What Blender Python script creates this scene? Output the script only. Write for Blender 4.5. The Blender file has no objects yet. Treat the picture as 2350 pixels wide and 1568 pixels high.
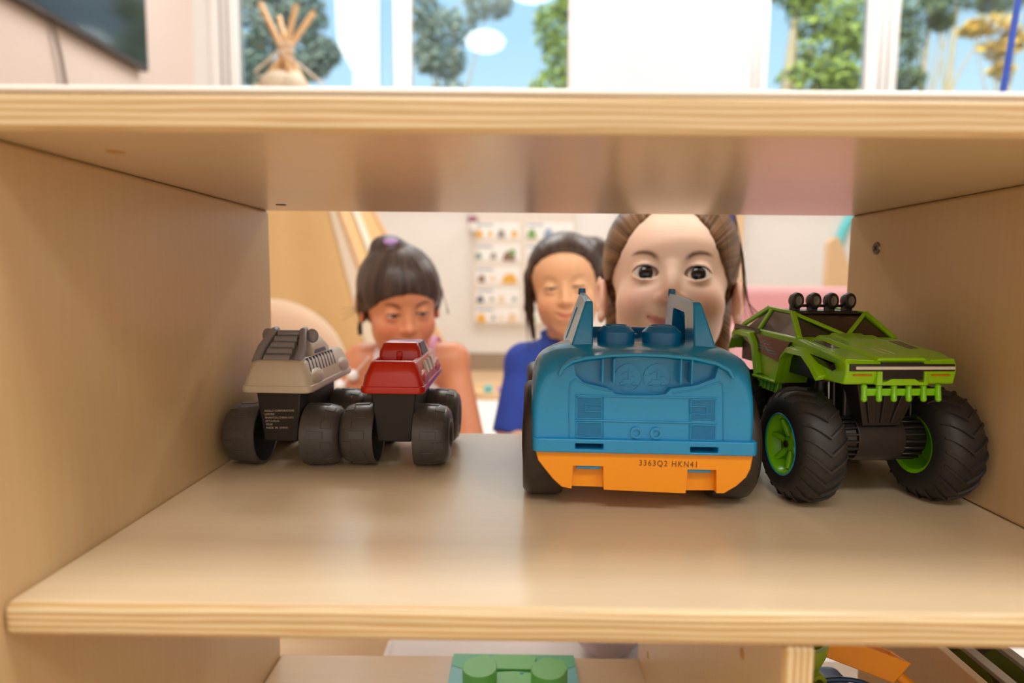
import bpy, bmesh, math, random
import numpy as np
from mathutils import Matrix, Vector, Euler
from mathutils import noise as mnoise
R = math.radians
PI = math.pi
random.seed(7)
SC = bpy.context.scene
COL = SC.collection

# ------------------------------------------------------------------ camera
CH = 0.55
PITCH, YAW, ROLL, FPX = 0.0989, -0.00757, -0.00957, 1480.0
_f = np.array([math.sin(YAW)*math.cos(PITCH), math.cos(YAW)*math.cos(PITCH), -math.sin(PITCH)])
_r = np.array([math.cos(YAW), -math.sin(YAW), 0.0])
_u = np.cross(_r, _f)
_r, _u = _r*math.cos(ROLL)-_u*math.sin(ROLL), _u*math.cos(ROLL)+_r*math.sin(ROLL)
cam_data = bpy.data.cameras.new('camera')
cam = bpy.data.objects.new('camera', cam_data)
COL.objects.link(cam)
cam.matrix_world = Matrix(((_r[0], _u[0], -_f[0], 0), (_r[1], _u[1], -_f[1], 0), (_r[2], _u[2], -_f[2], CH), (0, 0, 0, 1)))
cam_data.sensor_width = 36.0
cam_data.lens = FPX/2350*36.0
cam_data.clip_start = 0.02
cam_data.dof.use_dof = True
cam_data.dof.focus_distance = 0.49
cam_data.dof.aperture_fstop = 3.7
SC.camera = cam

# ------------------------------------------------------------------ sky, exposure, room lights
w = bpy.data.worlds.new('World'); SC.world = w
w.use_nodes = True
nt = w.node_tree; nt.nodes.clear()
out = nt.nodes.new('ShaderNodeOutputWorld'); bg = nt.nodes.new('ShaderNodeBackground')
tc = nt.nodes.new('ShaderNodeTexCoord'); sx = nt.nodes.new('ShaderNodeSeparateXYZ')
cr = nt.nodes.new('ShaderNodeValToRGB')
cr.color_ramp.elements[0].position = 0.0; cr.color_ramp.elements[0].color = (0.62, 0.76, 0.84, 1)
cr.color_ramp.elements[1].position = 0.6; cr.color_ramp.elements[1].color = (0.14, 0.38, 0.68, 1)
nt.links.new(tc.outputs['Generated'], sx.inputs[0]); nt.links.new(sx.outputs['Z'], cr.inputs[0])
nt.links.new(cr.outputs[0], bg.inputs[0]); nt.links.new(bg.outputs[0], out.inputs[0])
bg.inputs[1].default_value = 1.8
SC.view_settings.view_transform = 'Standard'
SC.view_settings.look = 'None'
SC.view_settings.gamma = 1.0
SC.view_settings.use_curve_mapping = False
SC.view_settings.exposure = 0.0

def area(name, loc, size, power, color=(1, 0.95, 0.88), rot=(0, 0, 0)):
    l = bpy.data.lights.new(name, 'AREA'); l.shape = 'RECTANGLE'; l.size, l.size_y = size
    l.energy = power; l.color = color
    o = bpy.data.objects.new(name, l); COL.objects.link(o); o.location = loc; o.rotation_euler = rot
    return o
for _x, _y, _p in ((-0.7, 3.15, 25), (1.6, 3.15, 27), (-0.6, -0.15, 23), (1.3, -0.15, 25), (-0.2, -1.6, 26), (1.6, -1.6, 20)):
    area('ceiling_lamp', (_x, _y, 2.66), (1.15, 0.5), _p, (0.985, 0.985, 1.0))
sun = bpy.data.lights.new('sun', 'SUN'); sun.energy = 7.0; sun.angle = R(1.0); sun.color = (1, 0.93, 0.82)
so = bpy.data.objects.new('sun', sun); COL.objects.link(so); so.rotation_euler = (R(44), R(0), R(-28))

# ------------------------------------------------------------------ helpers
def K(px, py, Y):
    d = _f + _r*(px-1175)/FPX + _u*(784-py)/FPX
    d = d*Y/d[1]
    return Vector((d[0], d[1], d[2]+CH))
def KZ(px, py, Z):
    d = _f + _r*(px-1175)/FPX + _u*(784-py)/FPX
    d = d*(Z-CH)/d[2]
    return Vector((d[0], d[1], d[2]+CH))
def srgb(*c):
    return tuple((x/255/12.92 if x/255 <= 0.04045 else ((x/255+0.055)/1.055)**2.4) for x in c)

def mat(name, col, rough=0.5, spec=0.5, metal=0.0, coat=0.0, bump=0.0, bscale=200.0, var=0.0, sss=0.0, emit=None, estr=0.0, attr=None, coat_rough=0.05):
    m = bpy.data.materials.new(name); m.use_nodes = True
    nt = m.node_tree; b = nt.nodes['Principled BSDF']
    b.inputs['Base Color'].default_value = (*col, 1)
    b.inputs['Roughness'].default_value = rough
    b.inputs['Specular IOR Level'].default_value = spec
    b.inputs['Metallic'].default_value = metal
    b.inputs['Coat Weight'].default_value = coat
    b.inputs['Coat Roughness'].default_value = coat_rough
    if sss:
        b.inputs['Subsurface Weight'].default_value = sss
        b.inputs['Subsurface Radius'].default_value = (0.008, 0.003, 0.0015)
        b.inputs['Subsurface Scale'].default_value = 1.0
    if emit:
        b.inputs['Emission Color'].default_value = (*emit, 1); b.inputs['Emission Strength'].default_value = estr
    t = nt.nodes.new('ShaderNodeTexCoord')
    if attr:
        a = nt.nodes.new('ShaderNodeAttribute'); a.attribute_name = attr
        nt.links.new(a.outputs['Color'], b.inputs['Base Color'])
    elif var or True:
        n = nt.nodes.new('ShaderNodeTexNoise'); n.inputs['Scale'].default_value = bscale*0.2
        n.inputs['Detail'].default_value = 3
        h = nt.nodes.new('ShaderNodeHueSaturation'); h.inputs['Color'].default_value = (*col, 1)
        mr = nt.nodes.new('ShaderNodeMapRange')
        v = var or 0.04
        mr.inputs['To Min'].default_value = 1-v; mr.inputs['To Max'].default_value = 1+v
        nt.links.new(t.outputs['Object'], n.inputs['Vector']); nt.links.new(n.outputs['Fac'], mr.inputs['Value'])
        nt.links.new(mr.outputs[0], h.inputs['Value']); nt.links.new(h.outputs[0], b.inputs['Base Color'])
    if bump:
        n2 = nt.nodes.new('ShaderNodeTexNoise'); n2.inputs['Scale'].default_value = bscale
        bp = nt.nodes.new('ShaderNodeBump'); bp.inputs['Strength'].default_value = bump; bp.inputs['Distance'].default_value = 0.001
        nt.links.new(t.outputs['Object'], n2.inputs['Vector']); nt.links.new(n2.outputs['Fac'], bp.inputs['Height'])
        nt.links.new(bp.outputs[0], b.inputs['Normal'])
    return m

class MB:
    def __init__(s): s.v = []; s.f = []
    def add(s, v, f):
        o = len(s.v); s.v.extend([tuple(p) for p in v]); s.f.extend([tuple(i+o for i in q) for q in f]); return s
    def box(s, c, d, rot=None):
        x, y, z = d[0]/2, d[1]/2, d[2]/2
        v = [Vector((i*x, j*y, k*z)) for i in (-1, 1) for j in (-1, 1) for k in (-1, 1)]
        if rot is not None: v = [rot @ p for p in v]
        c = Vector(c)
        return s.add([p+c for p in v], [(0, 1, 3, 2), (4, 6, 7, 5), (0, 4, 5, 1), (2, 3, 7, 6), (0, 2, 6, 4), (1, 5, 7, 3)])
    def bb(s, a, b):
        return s.box([(a[i]+b[i])/2 for i in range(3)], [abs(b[i]-a[i]) for i in range(3)])
    def hexa(s, q0, q1):
        return s.add(list(q0)+list(q1), [(0, 3, 2, 1), (4, 5, 6, 7), (0, 1, 5, 4), (1, 2, 6, 5), (2, 3, 7, 6), (3, 0, 4, 7)])
    def cyl(s, p0, p1, r0, r1=None, n=24, caps=True):
        r1 = r0 if r1 is None else r1
        return s.tube([p0, p1], [r0, r1], n, caps)
    def tube(s, pts, r, n=10, caps=True):
        pts = [Vector(p) for p in pts]
        if not hasattr(r, '__len__'): r = [r]*len(pts)
        ref = None; rings = []
        for i, p in enumerate(pts):
            t = (pts[min(i+1, len(pts)-1)]-pts[max(i-1, 0)]).normalized()
            if ref is None:
                ref = Vector((0, 0, 1)) if abs(t.z) < 0.9 else Vector((1, 0, 0))
                a = t.cross(ref).normalized()
            else:
                a = (a - t*a.dot(t)).normalized()
            b = t.cross(a)
            rings.append([p + a*math.cos(2*PI*k/n)*r[i] + b*math.sin(2*PI*k/n)*r[i] for k in range(n)])
        return s.loft(rings, caps)
    def loft(s, rings, caps=True, closed=True):
        n = len(rings[0]); v = [p for q in rings for p in q]; f = []
        for i in range(len(rings)-1):
            for k in range(n if closed else n-1):
                k2 = (k+1) % n
                f.append((i*n+k, i*n+k2, (i+1)*n+k2, (i+1)*n+k))
        if caps and closed:
            f.append(tuple(reversed(range(n)))); f.append(tuple((len(rings)-1)*n+k for k in range(n)))
        return s.add(v, f)
    def prism(s, poly, a, b, axis='y'):
        def P(u, v, t):
            return {'y': (u, t, v), 'x': (t, u, v), 'z': (u, v, t)}[axis]
        return s.loft([[P(u, v, a) for u, v in poly], [P(u, v, b) for u, v in poly]])
    def lathe(s, prof, axis='x', n=40, c=(0, 0, 0), a0=0, closed=False, cap=True):
        rings = []
        for t, r in prof:
            ring = []
            for k in range(n):
                q = a0+2*PI*k/n; a, b = r*math.cos(q), r*math.sin(q)
                p = {'x': (t, a, b), 'y': (a, t, b), 'z': (a, b, t)}[axis]
                ring.append((p[0]+c[0], p[1]+c[1], p[2]+c[2]))
            rings.append(ring)
        if closed: rings.append(rings[0])
        return s.loft(rings, caps=(not closed) and cap)
    def sph(s, c, r, n=16, m=10, rot=None):
        if not hasattr(r, '__len__'): r = (r, r, r)
        rings = []
        for i in range(m+1):
            th = 0.001+(PI-0.002)*i/m
            ring = [Vector((r[0]*math.sin(th)*math.cos(2*PI*k/n), r[1]*math.sin(th)*math.sin(2*PI*k/n), r[2]*math.cos(th))) for k in range(n)]
            if rot is not None: ring = [rot @ p for p in ring]
            rings.append([p+Vector(c) for p in ring])
        return s.loft(rings)
    def obj(s, name, m, parent=None, bevel=0, seg=3, smooth=True, loc=None, angle=38, sub=0, kind=None, solid=0):
        me = bpy.data.meshes.new(name); me.from_pydata([tuple(p) for p in s.v], [], s.f)
        bm = bmesh.new(); bm.from_mesh(me); bmesh.ops.recalc_face_normals(bm, faces=bm.faces); bm.to_mesh(me); bm.free()
        me.materials.append(m)
        if smooth:
            me.shade_smooth(); me.set_sharp_from_angle(angle=R(angle))
        o = bpy.data.objects.new(name, me); COL.objects.link(o)
        if parent is not None: o.parent = parent
        if loc is not None: o.location = loc
        if solid:
            d = o.modifiers.new('solid', 'SOLIDIFY'); d.thickness = solid
        if bevel:
            d = o.modifiers.new('bevel', 'BEVEL'); d.width = bevel; d.segments = seg; d.limit_method = 'ANGLE'; d.angle_limit = R(30)
            d.harden_normals = False
        if sub:
            d = o.modifiers.new('sub', 'SUBSURF'); d.levels = sub; d.render_levels = sub
        if kind: o['kind'] = kind
        return o

def thing(name, label, cat, loc=(0, 0, 0), rz=0, group=None):
    o = bpy.data.objects.new(name, None); COL.objects.link(o); o.empty_display_size = 0.02
    o.location = loc; o.rotation_euler = (0, 0, rz); o['label'] = label; o['category'] = cat
    if group: o['group'] = group
    return o
def tag(o, label, cat, group=None):
    o['label'] = label; o['category'] = cat
    if group: o['group'] = group
    return o
def struct(o): o['kind'] = 'structure'; return o
def dupe(o, parent, rot=None, loc=None):
    c = o.copy(); COL.objects.link(c); c.parent = parent
    if rot is not None: c.rotation_euler = rot
    if loc is not None: c.location = loc
    return c
def text(body, size, m, parent, loc, rot, name='lettering', ext=0.0002, align='LEFT', sp=1.0):
    cu = bpy.data.curves.new(name, 'FONT'); cu.body = body; cu.size = size; cu.extrude = ext; cu.align_x = align
    cu.space_character = sp; cu.resolution_u = 3
    t = bpy.data.objects.new('tmp', cu); COL.objects.link(t)
    bpy.context.view_layer.update()
    me = bpy.data.meshes.new_from_object(t)
    bpy.data.objects.remove(t)
    me.materials.clear(); me.materials.append(m)
    o = bpy.data.objects.new(name, me); COL.objects.link(o); o.parent = parent; o.location = loc; o.rotation_euler = rot
    return o

# ------------------------------------------------------------------ wood material for the shelf
def wood(name, base, dark, axis='x', rough=0.32, coat=0.35, ply=False):
    m = bpy.data.materials.new(name); m.use_nodes = True
    nt = m.node_tree; b = nt.nodes['Principled BSDF']; L = nt.links.new
    t = nt.nodes.new('ShaderNodeTexCoord')
    def grain(scale, sc):
        mp = nt.nodes.new('ShaderNodeMapping'); mp.inputs['Scale'].default_value = sc
        n = nt.nodes.new('ShaderNodeTexNoise'); n.inputs['Scale'].default_value = scale; n.inputs['Detail'].default_value = 5
        L(t.outputs['Object'], mp.inputs[0]); L(mp.outputs[0], n.inputs['Vector']); return n
    S = {'x': (0.05, 1, 1), 'z': (1, 1, 0.05), 'y': (1, 0.05, 1)}[axis]
    g1 = grain(260, S); g2 = grain(7, (0.35, 1, 1) if axis == 'x' else (1, 1, 0.35))
    mx = nt.nodes.new('ShaderNodeMix'); mx.data_type = 'RGBA'
    mx.inputs[6].default_value = (*base, 1); mx.inputs[7].default_value = (*dark, 1)
    ad = nt.nodes.new('ShaderNodeMath'); ad.operation = 'MULTIPLY_ADD'; ad.inputs[1].default_value = 0.55
    ad.use_clamp = True
    L(g1.outputs['Fac'], ad.inputs[0])
    m2 = nt.nodes.new('ShaderNodeMath'); m2.operation = 'MULTIPLY'; m2.inputs[1].default_value = 0.5
    L(g2.outputs['Fac'], m2.inputs[0]); L(m2.outputs[0], ad.inputs[2])
    L(ad.outputs[0], mx.inputs[0])
    colout = mx.outputs[2]
    if ply:
        # layered veneers seen on the cut edge
        sp = nt.nodes.new('ShaderNodeSeparateXYZ'); L(t.outputs['Object'], sp.inputs[0])
        ns = nt.nodes.new('ShaderNodeTexNoise'); ns.inputs['Scale'].default_value = 9
        mpn = nt.nodes.new('ShaderNodeMapping'); mpn.inputs['Scale'].default_value = (1, 1, 14) if ply == 'z' else (14, 1, 1)
        L(t.outputs['Object'], mpn.inputs[0]); L(mpn.outputs[0], ns.inputs['Vector'])
        w1 = nt.nodes.new('ShaderNodeMath'); w1.operation = 'MULTIPLY_ADD'; w1.inputs[1].default_value = 0.0042
        L(ns.outputs['Fac'], w1.inputs[0]); L(sp.outputs['Z' if ply == 'z' else 'X'], w1.inputs[2])
        w2 = nt.nodes.new('ShaderNodeMath'); w2.operation = 'MULTIPLY'; w2.inputs[1].default_value = 2*PI/0.0035
        L(w1.outputs[0], w2.inputs[0])
        w3 = nt.nodes.new('ShaderNodeMath'); w3.operation = 'SINE'; L(w2.outputs[0], w3.inputs[0])
        rp = nt.nodes.new('ShaderNodeValToRGB')
        rp.color_ramp.elements[0].position = 0.1; rp.color_ramp.elements[0].color = (*srgb(204, 168, 112), 1)
        rp.color_ramp.elements[1].position = 0.75; rp.color_ramp.elements[1].color = (*srgb(230, 206, 160), 1)
        w4 = nt.nodes.new('ShaderNodeMapRange'); w4.inputs['From Min'].default_value = -1; L(w3.outputs[0], w4.inputs['Value'])
        L(w4.outputs[0], rp.inputs[0])
        mx3 = nt.nodes.new('ShaderNodeMix'); mx3.data_type = 'RGBA'; mx3.blend_type = 'MULTIPLY'; mx3.inputs[0].default_value = 0.25
        L(rp.outputs[0], mx3.inputs[6]); L(g1.outputs['Fac'], mx3.inputs[7])
        # only the cut edge, which faces along Y
        ge = nt.nodes.new('ShaderNodeNewGeometry'); sn = nt.nodes.new('ShaderNodeSeparateXYZ'); L(ge.outputs['True Normal'], sn.inputs[0])
        ab = nt.nodes.new('ShaderNodeMath'); ab.operation = 'ABSOLUTE'; L(sn.outputs['Y'], ab.inputs[0])
        gt = nt.nodes.new('ShaderNodeMath'); gt.operation = 'GREATER_THAN'; gt.inputs[1].default_value = 0.35; L(ab.outputs[0], gt.inputs[0])
        mx4 = nt.nodes.new('ShaderNodeMix'); mx4.data_type = 'RGBA'
        L(gt.outputs[0], mx4.inputs[0]); L(mx.outputs[2], mx4.inputs[6]); L(mx3.outputs[2], mx4.inputs[7])
        colout = mx4.outputs[2]
    L(colout, b.inputs['Base Color'])
    b.inputs['Roughness'].default_value = rough
    b.inputs['Coat Weight'].default_value = coat; b.inputs['Coat Roughness'].default_value = 0.16
    bp = nt.nodes.new('ShaderNodeBump'); bp.inputs['Strength'].default_value = 0.12; bp.inputs['Distance'].default_value = 0.0006
    L(g1.outputs['Fac'], bp.inputs['Height']); L(bp.outputs[0], b.inputs['Normal'])
    return m
W_H = wood('birch_horizontal', srgb(228, 206, 170), srgb(212, 186, 146), 'x', ply='z')
W_V = wood('birch_vertical', srgb(222, 192, 146), srgb(204, 170, 122), 'z', rough=0.4, coat=0.2, ply='x')

# ------------------------------------------------------------------ SHELL of the room
ZS = CH-0.16108          # top face of the middle shelf
XL, XR, ZT, Y0, Y1, TH = -0.2515, 0.3330, CH+0.0646, 0.2992, 0.6592, 0.0179
ZL = CH-0.4064
WALLY, WXL, WXR, CEIL, NEAR = 3.8, -1.86, 3.3, 2.7, -2.6
M_wall = mat('wall_paint', srgb(234, 232, 228), 0.75, bump=0.05, bscale=300)
M_wallL = mat('left_wall_paint', srgb(218, 200, 188), 0.75, bump=0.05, bscale=300)
M_ceil = mat('ceiling_paint', srgb(245, 243, 238), 0.8)
M_base = mat('baseboard_vinyl', srgb(158, 140, 120), 0.5)
M_frame = mat('window_frame_vinyl', srgb(240, 238, 235), 0.4)
def floor_mat():
    m = bpy.data.materials.new('floor_boards'); m.use_nodes = True
    nt = m.node_tree; b = nt.nodes['Principled BSDF']; t = nt.nodes.new('ShaderNodeTexCoord')
    n = nt.nodes.new('ShaderNodeTexNoise'); mp = nt.nodes.new('ShaderNodeMapping'); mp.inputs['Scale'].default_value = (1, 12, 1)
    n.inputs['Scale'].default_value = 3; n.inputs['Detail'].default_value = 6
    r = nt.nodes.new('ShaderNodeValToRGB')
    r.color_ramp.elements[0].color = (*srgb(186, 152, 112), 1); r.color_ramp.elements[1].color = (*srgb(214, 184, 144), 1)
    nt.links.new(t.outputs['Object'], mp.inputs[0]); nt.links.new(mp.outputs[0], n.inputs['Vector'])
    nt.links.new(n.outputs['Fac'], r.inputs[0]); nt.links.new(r.outputs[0], b.inputs['Base Color'])
    b.inputs['Roughness'].default_value = 0.45
    return m
M_floor = floor_mat()
fl = struct(MB().bb((WXL-0.1, NEAR-0.1, -0.06), (WXR+0.1, WALLY+0.12, -0.012)).obj('floor', M_floor, smooth=False))
rows = int((WALLY-1.2)/0.16)
for j in range(rows):      # boards of the part of the floor that can be seen
    y = WALLY-0.16*(j+1)
    x = WXL + (0.35 if j % 2 else 0.0)
    prev = WXL
    while prev < WXR-0.01:
        nx = min(x+1.1, WXR)
        MB().bb((prev+0.0015, y+0.0015, -0.012), (nx-0.0015, y+0.1585, random.uniform(-0.0006, 0))).obj('floor_board', M_floor, fl, smooth=False)
        prev = nx; x = nx
MB().bb((WXL, NEAR, -0.012), (WXR, WALLY-0.16*rows, -0.0005)).obj('floor_panel', M_floor, fl, smooth=False)
struct(MB().bb((WXL-0.1, NEAR-0.1, CEIL), (WXR+0.1, WALLY+0.12, CEIL+0.08)).obj('ceiling', M_ceil, smooth=False))
struct(MB().bb((WXL-0.1, NEAR, 0), (WXL, WALLY, CEIL)).obj('wall_left', M_wallL, smooth=False))
struct(MB().bb((WXR, NEAR, 0), (WXR+0.1, WALLY, CEIL)).obj('wall_right', M_wall, smooth=False))
struct(MB().bb((WXL-0.1, NEAR-0.1, 0), (WXR+0.1, NEAR, CEIL)).obj('wall_near', M_wall, smooth=False))
def wx(px, y=100): return K(px, y, WALLY).x
SILL, HEAD = 1.08, 2.35
wins = [(wx(484), wx(1312)), (wx(1703), wx(2620))]
mb = MB()
mb.bb((WXL-0.1, WALLY, 0), (WXR+0.1, WALLY+0.12, SILL)); mb.bb((WXL-0.1, WALLY, HEAD), (WXR+0.1, WALLY+0.12, CEIL))
edges = [WXL-0.1, wins[0][0], wins[0][1], wins[1][0], wins[1][1], WXR+0.1]
for a, b in ((0, 1), (2, 3), (4, 5)): mb.bb((edges[a], WALLY, SILL), (edges[b], WALLY+0.12, HEAD))
struct(mb.obj('wall_back', M_wall, smooth=False))
struct(MB().bb((WXL+0.013, WALLY-0.012, 0), (WXR, WALLY, 0.105)).obj('baseboard_back', M_base, bevel=0.003))
struct(MB().bb((WXL, NEAR, 0), (WXL+0.012, WALLY, 0.105)).obj('baseboard_left', M_base, bevel=0.003))
# clear glass that reflects a little
gm = bpy.data.materials.new('window_glass'); gm.use_nodes = True
nt = gm.node_tree; nt.nodes.clear()
o_ = nt.nodes.new('ShaderNodeOutputMaterial'); mx = nt.nodes.new('ShaderNodeMixShader'); tr = nt.nodes.new('ShaderNodeBsdfTransparent')
gl = nt.nodes.new('ShaderNodeBsdfGlossy'); gl.inputs['Roughness'].default_value = 0.0; fr = nt.nodes.new('ShaderNodeFresnel'); fr.inputs[0].default_value = 1.5
tr.inputs[0].default_value = (0.88, 0.93, 0.92, 1)
nt.links.new(fr.outputs[0], mx.inputs[0]); nt.links.new(tr.outputs[0], mx.inputs[1]); nt.links.new(gl.outputs[0], mx.inputs[2]); nt.links.new(mx.outputs[0], o_.inputs[0])
M_glass = gm
M_gasket = mat('grey_gasket', srgb(150, 148, 145), 0.5)
def window(name, x0, x1, vert):
    y = WALLY
    fm = MB()
    fm.bb((x0, y-0.01, SILL), (x1, y+0.07, SILL+0.045)); fm.bb((x0, y-0.01, HEAD-0.05), (x1, y+0.07, HEAD))
    root = None
    for a, b in vert: fm.bb((a, y-0.01, SILL+0.045), (b, y+0.07, HEAD-0.05))
    root = struct(fm.obj(name, M_frame, bevel=0.004))
    for a, b in vert:
        if b-a > 0.1:
            for q in (0.38, 0.62):
                xx = a+(b-a)*q
                MB().bb((xx, y-0.013, SILL+0.05), (xx+0.012, y-0.009, HEAD-0.055)).obj('track', M_gasket, root)
    for i in range(len(vert)-1):
        a, b = vert[i][1], vert[i+1][0]
        MB().bb((a-0.004, y+0.03, SILL+0.04), (b+0.004, y+0.034, HEAD-0.045)).obj('pane', M_glass, root, smooth=False)
        g = MB()
        for q in (a, b-0.008): g.bb((q, y+0.022, SILL+0.045), (q+0.008, y+0.03, HEAD-0.05))
        g.bb((a, y+0.022, SILL+0.045), (b, y+0.03, SILL+0.053))
        g.obj('gasket', M_gasket, root)
    MB().bb((x0-0.03, y-0.05, SILL-0.022), (x1+0.03, y-0.0005, SILL-0.0005)).obj('window_sill', M_frame, root, bevel=0.004)
    return root
x0, x1 = wins[0]
window('window_1', x0, x1, [(x0, wx(546)), (wx(904), wx(942)), (x1-0.012, x1)])
x0, x1 = wins[1]
window('window_2', x0, x1, [(x0, wx(1762)), (wx(1992), wx(2060)), (x1-0.06, x1)])

# ------------------------------------------------------------------ SHELF CABINET
cab = thing('toy_shelf', 'pale birch plywood toy shelf with an open back, holding the toy vehicles', 'shelf', ((XL+XR)/2, (Y0+Y1)/2, 0))
cx_, cy_ = (XL+XR)/2, (Y0+Y1)/2
def cpart(name, a, b, m, bev=0.0035):
    c = [(a[i]+b[i])/2 for i in range(3)]
    o = MB().bb([a[i]-c[i] for i in range(3)], [b[i]-c[i] for i in range(3)]).obj(name, m, cab, bevel=bev, seg=4)
    o.location = (c[0]-cx_, c[1]-cy_, c[2]); return o
PB = 0.0179
XRR = 0.72  # the unit goes on past the right hand panel
cpart('side_panel', (XL-PB, Y0-0.014, 0.0), (XL, Y1, ZT), W_V)
cpart('side_panel', (XR, Y0+0.002, ZS), (XR+PB, Y1, ZT), W_V)
cpart('side_panel', (XRR, Y0+0.002, 0.0), (XRR+PB, Y1, ZT), W_V)
cpart('top_board', (XL-PB-0.02, Y0, ZT), (XRR+PB+0.02, Y1, ZT+TH-0.001), W_H, 0.0025)
M_edge_light = mat('edge_highlight_white', srgb(250, 248, 244), 0.35, coat=0.3)
cpart('top_edge_highlight', (XL-PB-0.02, Y0+0.0006, ZT+TH-0.0006), (XRR+PB+0.02, Y1, ZT+TH+0.0026), M_edge_light, 0.0026)  # added white strip, paints in the bright light along the board's top edge
cpart('middle_shelf', (XL-PB*0, Y0, ZS-TH), (XRR, Y1, ZS), W_H, 0.0045)
cpart('lower_shelf', (XL, Y0+0.004, ZL-TH), (XRR, Y1, ZL), W_H, 0.004)
dx0 = K(1800, 1520, Y0+0.002).x; dx1 = K(1874, 1520, Y0+0.002).x
cpart('divider', (dx0, Y0+0.002, ZL), (dx1, Y1, ZS-TH), W_V)
cpart('toe_board', (XL, Y0+0.03, 0.0), (XRR, Y0+0.045, ZL-TH), W_H)
M_screw = mat('screw_metal', srgb(150, 140, 130), 0.3, metal=1.0)
M_dark = mat('dark_hole', srgb(40, 28, 20), 0.6)
M_plug = mat('wood_plug', srgb(190, 145, 80), 0.5)
def on_wall(px, py, X):
    d = _f + _r*(px-1175)/FPX + _u*(784-py)/FPX; d = d*X/d[0]; return Vector((d[0], d[1], d[2]+CH))
p = on_wall(2012, 570, XR)
sc = MB().lathe([(-0.0012, 0.0052), (-0.0006, 0.0058), (0.0, 0.006)], 'x', 28).obj('screw', M_screw, cab, loc=(p.x-cx_, p.y-cy_, p.z))
cr_ = MB()
for a in (0.6, 0.6+PI/2): cr_.box((-0.00125, 0, 0), (0.0003, 0.0058, 0.0013), Matrix.Rotation(a, 3, 'X'))
cr_.obj('screw_slot', M_dark, sc)
for px, py in ((265, 348), (645, 470)):
    q = KZ(px, py, ZT)
    MB().lathe([(-0.0004, 0.0045), (0.0, 0.0048)], 'z', 20).obj('dowel_plug', M_plug if px < 300 else M_dark, cab, loc=(q.x-cx_, q.y-cy_, q.z))
for px, py in ((1487, 1504), (1703, 1501)):
    q = on_wall(px, py, dx0)
    MB().lathe([(-0.0006, 0.0028), (0.0, 0.0035)], 'x', 20).obj('screw', M_plug, cab, loc=(q.x-cx_, q.y-cy_, q.z))


# ------------------------------------------------------------------ BLUE TOY CAR
M_blue = mat('blue_plastic', srgb(4, 142, 198), 0.27, coat=0.2, var=0.02)
M_blue2 = mat('deep_blue_plastic', srgb(4, 112, 170), 0.28, coat=0.2, var=0.02)
M_orange = mat('orange_plastic', srgb(250, 154, 0), 0.33, coat=0.15, var=0.02)
M_tyreb = mat('dark_brown_plastic', srgb(44, 36, 32), 0.42, var=0.03)
M_ink = mat('brown_ink', srgb(120, 66, 10), 0.6)
CARX, CARY = 0.0893, 0.4745
car = thing('toy_car', 'blue and orange toy car seen from behind, with open cab and two studs', 'toy car', (CARX, CARY, ZS), R(-2.0))
Rz = Matrix.Rotation(R(2.0), 3, 'Z')
def C(px, py, Y):
    p = K(px, py, Y) - Vector((CARX, CARY, ZS)); return Rz @ p
YR = -0.0470
def Cr(px, py, dy=0.0):   # a point on the rear face
    p = C(px, py, CARY+YR); return Vector((p.x, YR+dy, p.z))
def sup(wd, z0, z1, n=3.6, k=14, fl=0.985):
    """rounded box cross-section in x,z"""
    P = []
    for i in range(k+1):
        a = PI/2*i/k
        P.append((wd*(fl+(1-fl)*math.sin(min(a*2, PI/2)))*math.cos(a)**(2/n), z0+(z1-z0)*math.sin(a)**(2/n)))
    return P+[(-x, z) for x, z in reversed(P[:-1])]
cb_cx = Cr(1478, 900).x
rings = []
for y, wd, zt, n in ((YR+0.0004, 0.0690, 0.1040, 3.6), (YR, 0.0715, 0.1060, 3.6), (YR+0.0004, 0.0728, 0.1075, 3.6), (YR+0.0018, 0.0746, 0.1092, 3.7), (YR+0.006, 0.0757, 0.1105, 4.4),
                     (-0.030, 0.0770, 0.1135, 6.0), (0.0, 0.0775, 0.1145, 6.0), (0.03, 0.0775, 0.1135, 5.0), (0.075, 0.0765, 0.112, 3.8), (0.115, 0.075, 0.106, 3.2), (0.145, 0.069, 0.094, 2.8), (0.158, 0.058, 0.082, 2.6), (0.163, 0.04, 0.072, 2.4)):
    rings.append([(cb_cx*(1-min(1, max(0, (y+0.04)/0.1)))+x, y, z) for x, z in sup(wd, 0.0500, zt, n)])
body = MB().loft(rings)
bd = body.obj('body', M_blue, car, angle=50)
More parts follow.
